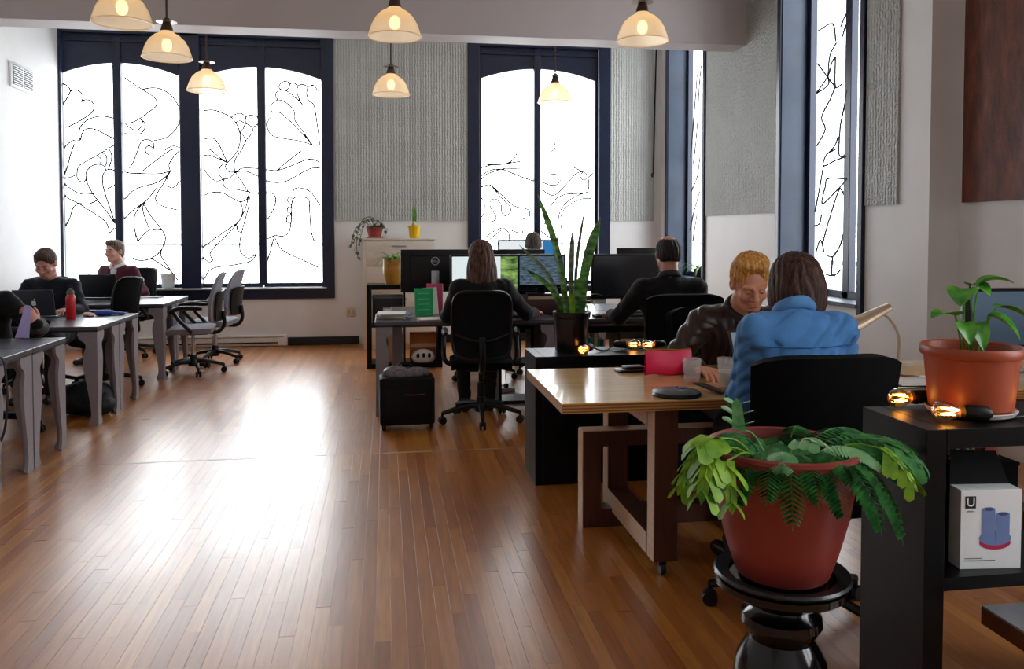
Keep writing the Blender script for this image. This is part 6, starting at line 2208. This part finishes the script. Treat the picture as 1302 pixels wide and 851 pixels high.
random.seed(3)
string_light('three glowing amber bulbs on black cable around the terracotta pot', [(1.565, 2.265, PI + 0.15), (1.575, 2.055, PI - 0.35), (1.93, 2.10, PI + 0.9)], 0.921, 1.0)
string_light('three glowing bulbs on black cable along the low bookcase by the snake plant', [(1.155, 4.665, -2.2), (1.44, 4.80, PI + 2.9), (1.60, 4.78, PI + 0.3)], 0.741, 1.05)

# low side table cut by the frame
lt_ = thing('side_table', 'grey-topped wooden side table corner at the lower picture edge', 'table', (1.575, 1.405, 0))
tp_ = MB().box((0.35, 0.28, 0.447), (0.70, 0.56, 0.006), r=0.001, seg=1).build('tabletop', mat('grey_top', '#77787c', 0.3), lt_, smooth=False)
MB().box((0.35, 0.28, 0.422), (0.70, 0.56, 0.044)).build('edge', mat('brown_edge', '#5a3016', 0.5, vary=0.2, scale=8), tp_, smooth=False)
for x in (0.16, 0.60):
    for y in (0.08, 0.42):
        MB().box((x, y, 0.2), (0.045, 0.045, 0.4)).build('leg', MATS['brown_edge'], lt_, smooth=False)

# ------------------------------------------------------------------ things on the plywood table
M_BLKGLOSS = mat('black_gloss', '#050608', 0.3, vary=0.2, spec=0.3)
o = thing('wallet_phone', 'small black phone and wallet near the table\'s far edge', 'phone', (1.20, 3.93, TZ), 0.1)
MB().box((0, 0, 0.007), (0.15, 0.08, 0.014), r=0.005).build('phone', M_BLKGLOSS, o)
MB().box((0.015, 0.01, 0.021), (0.10, 0.07, 0.012), r=0.004).build('case', M_BLKPLASTIC, o)
MB().tube(spline([(0.08, 0, 0.006), (0.12, 0.02, 0.006), (0.15, -0.02, 0.005), (0.20, 0.0, 0.005)], 5), 0.003, 5).build('cord', M_BLKPLASTIC, o)

o = thing('pouch', 'bright pink-red zip pouch standing on the plywood table', 'pouch', (1.345, 3.80, TZ), 0.02)


def pouch_skin(u, v):
    x = (u - 0.5) * 0.235
    a = v * 2 * PI
    z = 0.062 - 0.060 * math.cos(a)
    th = 0.032 * (1 - 0.75 * (z / 0.125)) * math.sin(a)
    return (x * (1 - 0.02 * z / 0.12), -th * (1 - 0.3 * (abs(u - 0.5) * 2) ** 6), z + 0.004 * math.sin(u * 9))


MB().grid(pouch_skin, 14, 28).build('body', mat('pink_leather', '#d8124a', 0.45, vary=0.1, scale=8), o, angle=80)
MB().tube([(-0.112, 0, 0.124), (-0.05, 0, 0.127), (0.05, 0, 0.121), (0.112, 0, 0.125)], 0.0035, 6).build('zip', M_BRASS, o)
M_CLEAR = glass_pane('tumbler_glass', (0.93, 0.95, 0.96, 1), 0.16)


def tumbler(label, loc, r, h, fill, fm):
    t = thing('tumbler', label, 'glass', loc)
    MB().lathe([(0.0, 0.0), (r * 0.80, 0.0), (r * 0.82, 0.004), (r, h), (r * 0.95, h), (r * 0.79, 0.012), (0.0, 0.011)], 32, cap=False).build('glass', M_CLEAR, t)
    if fill:
        MB().lathe([(0.0, 0.0125), (r * 0.77, 0.0125), (r * (0.78 + 0.15 * fill / h), fill), (0.0, fill)], 28, cap=False).build('drink', fm, t)
    return t


def frosted(name, col, k):
    m = bpy.data.materials.new(name)
    m.use_nodes = True
    nt = m.node_tree
    b_ = nt.nodes['Principled BSDF']
    b_.inputs['Base Color'].default_value = lin(col)
    b_.inputs['Roughness'].default_value = 0.15
    tr = node(nt, 'ShaderNodeBsdfTransparent')
    tl = node(nt, 'ShaderNodeBsdfTranslucent')
    tl.inputs['Color'].default_value = lin(col)
    a_ = node(nt, 'ShaderNodeMixShader')
    a_.inputs[0].default_value = 0.5
    nt.links.new(b_.outputs[0], a_.inputs[1])
    nt.links.new(tl.outputs[0], a_.inputs[2])
    c_ = node(nt, 'ShaderNodeMixShader')
    c_.inputs[0].default_value = k
    nt.links.new(a_.outputs[0], c_.inputs[1])
    nt.links.new(tr.outputs[0], c_.inputs[2])
    nt.links.new(c_.outputs[0], nt.nodes['Material Output'].inputs['Surface'])
    return m


M_CLEAR = frosted('tumbler_glass_misted', '#f2f0ee', 0.8)
tumbler('shorter drinking glass with pink tint beside the pink pouch', (1.372, 3.56, TZ), 0.042, 0.115, 0.02, glass_pane('pink_water', (0.95, 0.72, 0.74, 1), 0.1))
tumbler('taller frosted drinking glass nearest the denim-shirt woman', (1.487, 3.44, TZ), 0.042, 0.135, 0.075, mat('milky_drink', '#cbb9a6', 0.25))
o = thing('conference_phone', 'flat black speaker phone on the near table edge', 'phone', (1.215, 3.33, TZ), 0.15)
MB().lathe([(0.0, 0.0), (0.10, 0.0), (0.105, 0.006), (0.10, 0.018), (0.06, 0.028), (0.0, 0.030)], 28, cap=False).build('body', M_BLKGLOSS, o)
MB().box((0.03, 0.0, 0.030), (0.05, 0.03, 0.004), rot=(0, 0.1, 0)).build('display', mat('blue_display', '#3d5c8a', 0.2), o)
o = thing('smartphone', 'black smartphone leaning on the speaker phone', 'phone', (1.385, 3.36, TZ), 0.6)
b = MB().box((0, 0, 0), (0.075, 0.14, 0.009), rot=(0.18, 0.12, 0), r=0.003)
b.v = [(p[0], p[1], p[2] + 0.019) for p in b.v]
b.build('body', M_BLKGLOSS, o)

M_PAPER = mat('white_paper', '#e9e7e2', 0.7, vary=0.03)
M_PINKPAPER = mat('pink_paper', '#e0a596', 0.7, vary=0.05)
M_MANILA = mat('manila_card', '#d2b083', 0.7, vary=0.06)
PAPERS = []


def papers(label, loc, w, d, sheets, m=None, group=None):
    t = thing('paper_stack', label, 'papers', loc, 0, group)
    z = 0.0
    for k in range(sheets):
        th = random.uniform(0.002, 0.006)
        MB().box((random.uniform(-0.015, 0.015), random.uniform(-0.015, 0.015), z + th / 2), (w * random.uniform(0.9, 1), d * random.uniform(0.9, 1), th), rot=(0, 0, random.uniform(-0.25, 0.25))).build(
            'sheet', (m or [M_PAPER])[k % len(m or [1])], t, smooth=False)
        z += th + 0.0004
    return t


random.seed(9)
papers('white papers on the table beside the blond man\'s sleeve', (1.62, 3.80, TZ), 0.21, 0.16, 2)
papers('stack of pink and beige papers beside the desk lamp', (2.52, 3.60, TZ), 0.24, 0.28, 7, [M_MANILA, M_PINKPAPER, M_PAPER])
papers('dark and white magazines on the table behind the near shelf', (2.36, 3.40, TZ), 0.26, 0.20, 4, [M_BLKGLOSS, M_PAPER])
papers('white sheets behind the desk lamp', (2.40, 3.90, TZ), 0.30, 0.2, 2)
papers('white papers on the desk before the black-jacket person', (-2.62, 5.72, DH), 0.26, 0.2, 3)
papers('papers and grey notebook by the maroon-sweater man\'s hand', (-2.52, 9.36, DH), 0.26, 0.18, 3, [M_PAPER, M_PAPER, mat('grey_notebook', '#6f7177', 0.6)])
papers('notebooks behind the blue pouch on the grey desk', (-2.32, 7.50, DH), 0.22, 0.14, 3, [M_PAPER, mat('lime_card', '#c9d8a0', 0.6), M_BLKGLOSS])
papers('messy beige paper pile at the desk corner behind the rolling case', (0.06, 6.86, DH), 0.24, 0.26, 9, [M_PAPER, M_MANILA, M_PAPER, mat('blue_grey_card', '#7f8aa0', 0.6)])
papers('pinkish open magazine before the green brochure', (0.40, 6.68, DH), 0.30, 0.20, 3, [M_PAPER, M_PINKPAPER])

lp = thing('desk_lamp', 'beige metal desk lamp with a curved arm behind the denim-shirt woman', 'lamp', (2.565, 3.82, TZ))
M_LAMPM = mat('beige_lamp_metal', '#c9b49a', 0.3, metal=0.5)
MB().lathe([(0.0, 0.0), (0.075, 0.0), (0.077, 0.01), (0.06, 0.018), (0.012, 0.022), (0.0, 0.022)], 28).build('base', M_LAMPM, lp)
MB().tube(spline([(0, 0, 0.02), (0.004, 0, 0.12), (-0.005, 0, 0.18), (-0.05, 0, 0.25), (-0.12, 0, 0.295)], 6), 0.0065, 8).build('arm', M_LAMPM, lp)
b = MB()


def lshade(u, v):
    a = PI * (u * 1.1 - 0.05)
    x = -0.06 - 0.20 * v
    r_ = 0.034 + 0.03 * v
    return (x + 0.0, r_ * math.cos(a), 0.305 + r_ * math.sin(a) * 0.75 - 0.10 * v)


sd = b.grid(lshade, 12, 6, 0.003).build('lamp_shade', M_LAMPM, lp)
MB().prism([(0.034 * math.cos(PI * k / 10), 0.0255 * math.sin(PI * k / 10)) for k in range(11)], lambda u, v_, e: (e, u, 0.305 + v_), -0.062, -0.058).build('end_cap', M_LAMPM, sd)

# ------------------------------------------------------------------ things on the left desks
bt = thing('water_bottle', 'red metal water bottle with a grey cap on the grey desk', 'bottle', (-2.53, 7.16, DH))
MB().lathe([(0.0, 0.0), (0.034, 0.0), (0.037, 0.006), (0.037, 0.165), (0.033, 0.185), (0.024, 0.20), (0.0, 0.20)], 24).build('body', mat('red_bottle', '#c4161f', 0.3), bt)
MB().lathe([(0.0, 0.20), (0.027, 0.20), (0.028, 0.222), (0.018, 0.238), (0.010, 0.25), (0.0, 0.25)], 20).build('cap', mat('grey_cap', '#5b5450', 0.5), bt)
MB().tube(spline([(-0.02, 0, 0.22), (-0.012, 0, 0.262), (0.012, 0, 0.262), (0.02, 0, 0.22)], 5), 0.004, 6).build('carry_loop', M_BLKPLASTIC, bt)
bp_ = skin_mesh('pouch', [el((-2.36, 7.42, DH + 0.022), (0.085, 0.045, 0.026), rotm(0.3), 0.02), el((-2.27, 7.44, DH + 0.014), (0.08, 0.035, 0.016), rotm(-0.2), 0.02)], 0.006,
                mat('blue_cloth', '#2340a0', 0.6, vary=0.15), None, (-2.33, 7.43, DH), folds(0.003, 40, 3))
tag(bp_, 'crumpled bright blue pouch on the grey desk', 'pouch')
ts = skin_mesh('crumpled_tissue', [el((-2.47, 7.36, DH + 0.016), (0.045, 0.04, 0.018), None, 0.02), el((-2.43, 7.33, DH + 0.012), (0.03, 0.03, 0.014), None, 0.02)], 0.005,
               mat('pink_tissue', '#e2bcb8', 0.7, vary=0.2, scale=40), None, (-2.45, 7.35, DH), folds(0.005, 80, 9))
tag(ts, 'crumpled pink and white tissue beside the red bottle', 'tissue')
b = MB()
b.grid(lambda u, v: (-2.375 + 0.02 * math.sin(v * 2) + 0.10 * (u - 0.5) * (1 - 0.55 * v), 6.02 - 0.03 * (u - 0.5) + 0.05 * v * v, 0.752 + 0.21 * v), 6, 8, 0.0008)
for i, p in enumerate(b.v):
    b.v[i] = (p[0] + 2.375, p[1] - 6.02, p[2] - 0.752)
o = b.build('paper_sheet', mat('purple_paper', '#b3a5dc', 0.6), None, angle=80, loc=(-2.375, 5.86, 0.752))
tag(o, 'upright purple paper sheet held in the black-jacket person\'s hand', 'paper')
o = thing('desk_cable', 'dark cable hanging over the nearest grey desk\'s edge', 'cable', (-2.10, 4.93, 0))
MB().tube(spline([(-0.25, 0.02, DH + 0.006), (-0.06, 0.0, DH + 0.007), (-0.004, 0, DH + 0.003), (0.012, 0, DH - 0.06), (0.02, 0.0, 0.5), (-0.02, 0.02, 0.3), (-0.15, 0.1, 0.15), (-0.4, 0.2, 0.02)], 6), 0.007, 6).build('cord', mat('slate_cable', '#2c2f3a', 0.5), o)
bg_ = skin_mesh('backpack', [el((-2.33, 6.98, 0.13), (0.17, 0.13, 0.15), None, 0.05), el((-2.26, 6.90, 0.09), (0.14, 0.10, 0.085), None, 0.05), el((-2.48, 7.0, 0.12), (0.13, 0.12, 0.12), None, 0.05)], 0.010,
                mat('navy_nylon', '#10131f', 0.6, vary=0.2), None, (-2.35, 6.97, 0), folds(0.006, 22, 14))
tag(bg_, 'slumped dark navy bag on the floor under the grey desks', 'bag')

# ------------------------------------------------------------------ things on and under the middle desks
gb = thing('brochure', 'upright green brochure on the desk beside the long-haired woman', 'brochure', (0.33, 7.02, DH), 0.12)
for k, (a, mm) in enumerate(((0.0, mat('green_print', '#12a05a', 0.45)), (0.55, M_PAPER))):
    b = MB().box((0, 0, 0.115), (0.155, 0.012, 0.23), rot=(-0.12, 0, 0))
    Mx = Matrix.Rotation(a * (1 if k else -0.1), 4, 'Z')
    b.v = [tuple(Mx @ Vector((p[0] + (0.08 if k else -0.01), p[1] + 0.02 * k, p[2] + 0.001))) for p in b.v]
    b.build('cover' if k == 0 else 'inner_pages', mm, gb, smooth=False)
for k in range(4):
    MB().box((-0.012, -0.021 + 0.0055 * k + 0.003, 0.05 + 0.045 * k), (0.10, 0.003, 0.004), rot=(-0.12, 0, 0)).build('print_line', mat('green_pale', '#7fd0a5', 0.5), gb, smooth=False)
o = thing('book', 'pink-covered book standing behind the green brochure', 'book', (0.42, 7.16, DH), -0.15)
MB().box((0, 0, 0.13), (0.14, 0.022, 0.26), r=0.002).build('cover', mat('pink_cover', '#cf4a74', 0.5), o)
MB().box((0.003, 0, 0.13), (0.138, 0.016, 0.252)).build('pages', M_PAPER, o)
o = thing('carton', 'small white and green packet on the desk behind the snake plant', 'box', (1.66, 7.05, DH))
MB().box((0, 0, 0.09), (0.12, 0.06, 0.18), r=0.002).build('packet', M_CARD, o)
MB().box((0, -0.031, 0.07), (0.10, 0.002, 0.09)).build('green_label', mat('pale_green_label', '#a8c98a', 0.5), o)

# bookcase contents
o = thing('storage_box', 'black storage box with a metal label handle in the open bookcase', 'box', (0.02, 8.98, 0.455))
MB().box((0, 0.05, 0.145), (0.32, 0.26, 0.29), r=0.004).build('body', mat('black_card', '#15161a', 0.5), o)
MB().box((0, 0.05, 0.30), (0.326, 0.266, 0.03), r=0.004).build('lid', mat('grey_lid', '#5d5f66', 0.5), o)
MB().box((0.0, -0.083, 0.16), (0.10, 0.006, 0.06), r=0.002).build('label_holder', M_SILVER, o)
MB().box((0.0, -0.088, 0.155), (0.07, 0.004, 0.04)).build('label_card', M_PAPER, o)
M_KRAFT = mat('kraft_paper', '#b58552', 0.8, vary=0.15, scale=10)
o = thing('paper_bag', 'crumpled kraft paper bag in the lower bookcase cell', 'bag', (0.03, 9.0, 0.052))
MB().box((0, 0, 0.15), (0.27, 0.22, 0.30), r=0.02).build('bag', M_KRAFT, o)
MB().box((0, 0, 0.325), (0.25, 0.03, 0.06), rot=(0.2, 0, 0), r=0.008).build('folded_top', M_KRAFT, o)
o = thing('carton', 'orange-brown cardboard box in the lower bookcase cell', 'box', (0.40, 9.06, 0.052))
MB().box((0, 0, 0.15), (0.28, 0.2, 0.30), r=0.004).build('body', mat('orange_card', '#b5693a', 0.7), o)
MB().box((0, -0.101, 0.17), (0.28, 0.002, 0.045)).build('tape', mat('tan_tape', '#d8b48a', 0.4), o)
o = thing('bike_helmet', 'white bike helmet in front of the orange-brown cardboard box', 'helmet', (0.40, 8.90, 0.052))
MB().sphere((0, 0, 0.055), (0.13, 0.055, 0.085), 20, 12).build('shell', M_WENAMEL, o)
for k in range(3):
    MB().sphere((-0.06 + 0.06 * k, -0.047, 0.075), (0.018, 0.014, 0.028), 10, 8).build('air_hole', M_BLKPLASTIC, o)
bookcase('small black bookcase with upright books beside the woman\'s knees', (0.94, 6.86, 0), 0.30, 0.28, 0.66, 1, 2, 0.025)
BK = ('#c9a05a', '#8a2f24', '#d8d2c2', '#2a2a30', '#c46a3a', '#b59a6a', '#1f6f78', '#2f9a9a', '#d0c9a0', '#3b4a78')


def books(x0, y, z, n, cols, lab, group):
    x = x0
    for i in range(n):
        t_ = random.uniform(0.02, 0.035)
        hh = random.uniform(0.20, 0.26)
        o_ = thing('book', lab % ('first', 'second', 'third', 'fourth', 'fifth', 'sixth', 'seventh')[i], 'book', (x + t_ / 2, y, z), 0, group)
        MB().box((0, 0, hh / 2), (t_, 0.15, hh), r=0.002, seg=1).build('cover', mat('book_' + cols[i][1:], cols[i], 0.5), o_, smooth=False)
        MB().box((0, 0.003, hh / 2 + 0.001), (t_ - 0.006, 0.148, hh - 0.004)).build('pages', M_PAPER, o_, smooth=False)
        x += t_ + 0.002


books(0.972, 6.955, 0.340, 6, ('#c9a05a', '#2a2a30', '#8a2f24', '#d8d2c2', '#c46a3a', '#3b4a78'), '%s upright book in the small black bookcase, counted from the woman', 'books in the small bookcase')
books(1.62, 6.80, 0.345, 7, ('#2a2a30', '#b59a6a', '#1f6f78', '#2f9a9a', '#d0c9a0', '#2f9a9a', '#3b4a78'), '%s upright book in the low bookcase under the suited man\'s desk', 'books under the suited man\'s desk')

# rolling case
rcx = thing('rolling_case', 'black rolling case with grey plastic on top beside the woman\'s chair', 'suitcase', (0.15, 6.14, 0), 0.04)
MB().box((0, 0, 0.215), (0.40, 0.24, 0.35), r=0.02, seg=3).build('body', mat('black_nylon', '#050507', 0.6, vary=0.2, spec=0.25), rcx)
MB().box((0, -0.124, 0.20), (0.32, 0.012, 0.22), r=0.006).build('front_pocket', MATS['black_nylon'], rcx)
MB().tube([(-0.02, -0.132, 0.27), (0.05, -0.133, 0.265), (0.12, -0.132, 0.27)], 0.003, 5).build('red_zip', mat('red_zip_tape', '#8a1f2a', 0.5), rcx)
for x in (-0.17, 0.17):
    MB().lathe([(0.0, -0.015), (0.032, -0.015), (0.035, 0.0), (0.032, 0.015), (0.0, 0.015)], 16, (x, -0.08, 0.036), Matrix.Rotation(PI / 2, 4, 'Y')).build('wheel', M_BLKPLASTIC, rcx)
    MB().lathe([(0.0, -0.015), (0.032, -0.015), (0.035, 0.0), (0.032, 0.015), (0.0, 0.015)], 16, (x, 0.08, 0.036), Matrix.Rotation(PI / 2, 4, 'Y')).build('wheel', M_BLKPLASTIC, rcx)
g = skin_mesh('plastic_wrap', [el((0.0, 0, 0.40), (0.17, 0.09, 0.045), None, 0.03), el((-0.09, 0, 0.42), (0.08, 0.07, 0.04), None, 0.03), el((0.10, 0, 0.415), (0.07, 0.07, 0.03), None, 0.03)], 0.007,
              mat('grey_translucent_plastic', '#6a6468', 0.25, vary=0.4, scale=30), rcx, (0, 0, 0), folds(0.006, 45, 8))
MB().tube(spline([(-0.05, 0.10, 0.38), (-0.04, 0.10, 0.46), (0.04, 0.10, 0.46), (0.05, 0.10, 0.38)], 5), 0.008, 8).build('handle', M_BLKPLASTIC, rcx)

o = thing('power_strip', 'white power strip with cables on the floor under the middle desks', 'power strip', (1.0, 7.35, 0), 0.3)
MB().box((0, 0, 0.02), (0.32, 0.06, 0.04), r=0.008).build('body', M_WENAMEL, o)
for k in range(3):
    MB().box((-0.10 + 0.09 * k, 0, 0.058), (0.035, 0.035, 0.036), r=0.005).build('plug', M_BLKPLASTIC, o)
    MB().tube(spline([(-0.10 + 0.09 * k, 0, 0.075), (-0.08 + 0.09 * k, 0.05, 0.16), (-0.05 + 0.09 * k, 0.06, 0.40), (-0.04 + 0.09 * k, 0.05, DH - 0.05)], 5), 0.004, 5).build('cord', M_BLKPLASTIC, o)

# seams on the denim shirt: thin raised stitching lines drawn over the cloth surface


def on_cloth(S, p, direction):
    """walk from outside along a direction until the cloth is met"""
    P = np.array([np.array(p) + np.array(direction) * s for s in np.linspace(0, 0.4, 400)], np.float32)
    D = field(S, P)
    i = int(np.argmax(D < 0.006)) if (D < 0.006).any() else -1
    return None if i < 0 else Vector(P[i].tolist())


nbv, T2v, Dv = DEN['nb'], DEN['T2'], DEN['base']
SEAM = [[(-0.19 + 0.38 * i / 24, -0.125 - 0.018 * math.sin(PI * i / 24)) for i in range(25)],
        ]
for ln in SEAM:
    pts = []
    for (sx_, sz_) in ln:
        q = on_cloth(DEN['S'], nbv + T2v @ np.array([sx_, -0.38, sz_]), T2v @ np.array([0, 1.0, 0]))
        if q is not None:
            pts.append(q - Vector(Dv.tolist()))
    if len(pts) > 3:
        MB().tube(pts, 0.0026, 5).build('seam', mat('denim_stitch', '#2f6099', 0.8), bpy.data.objects['person.003'])
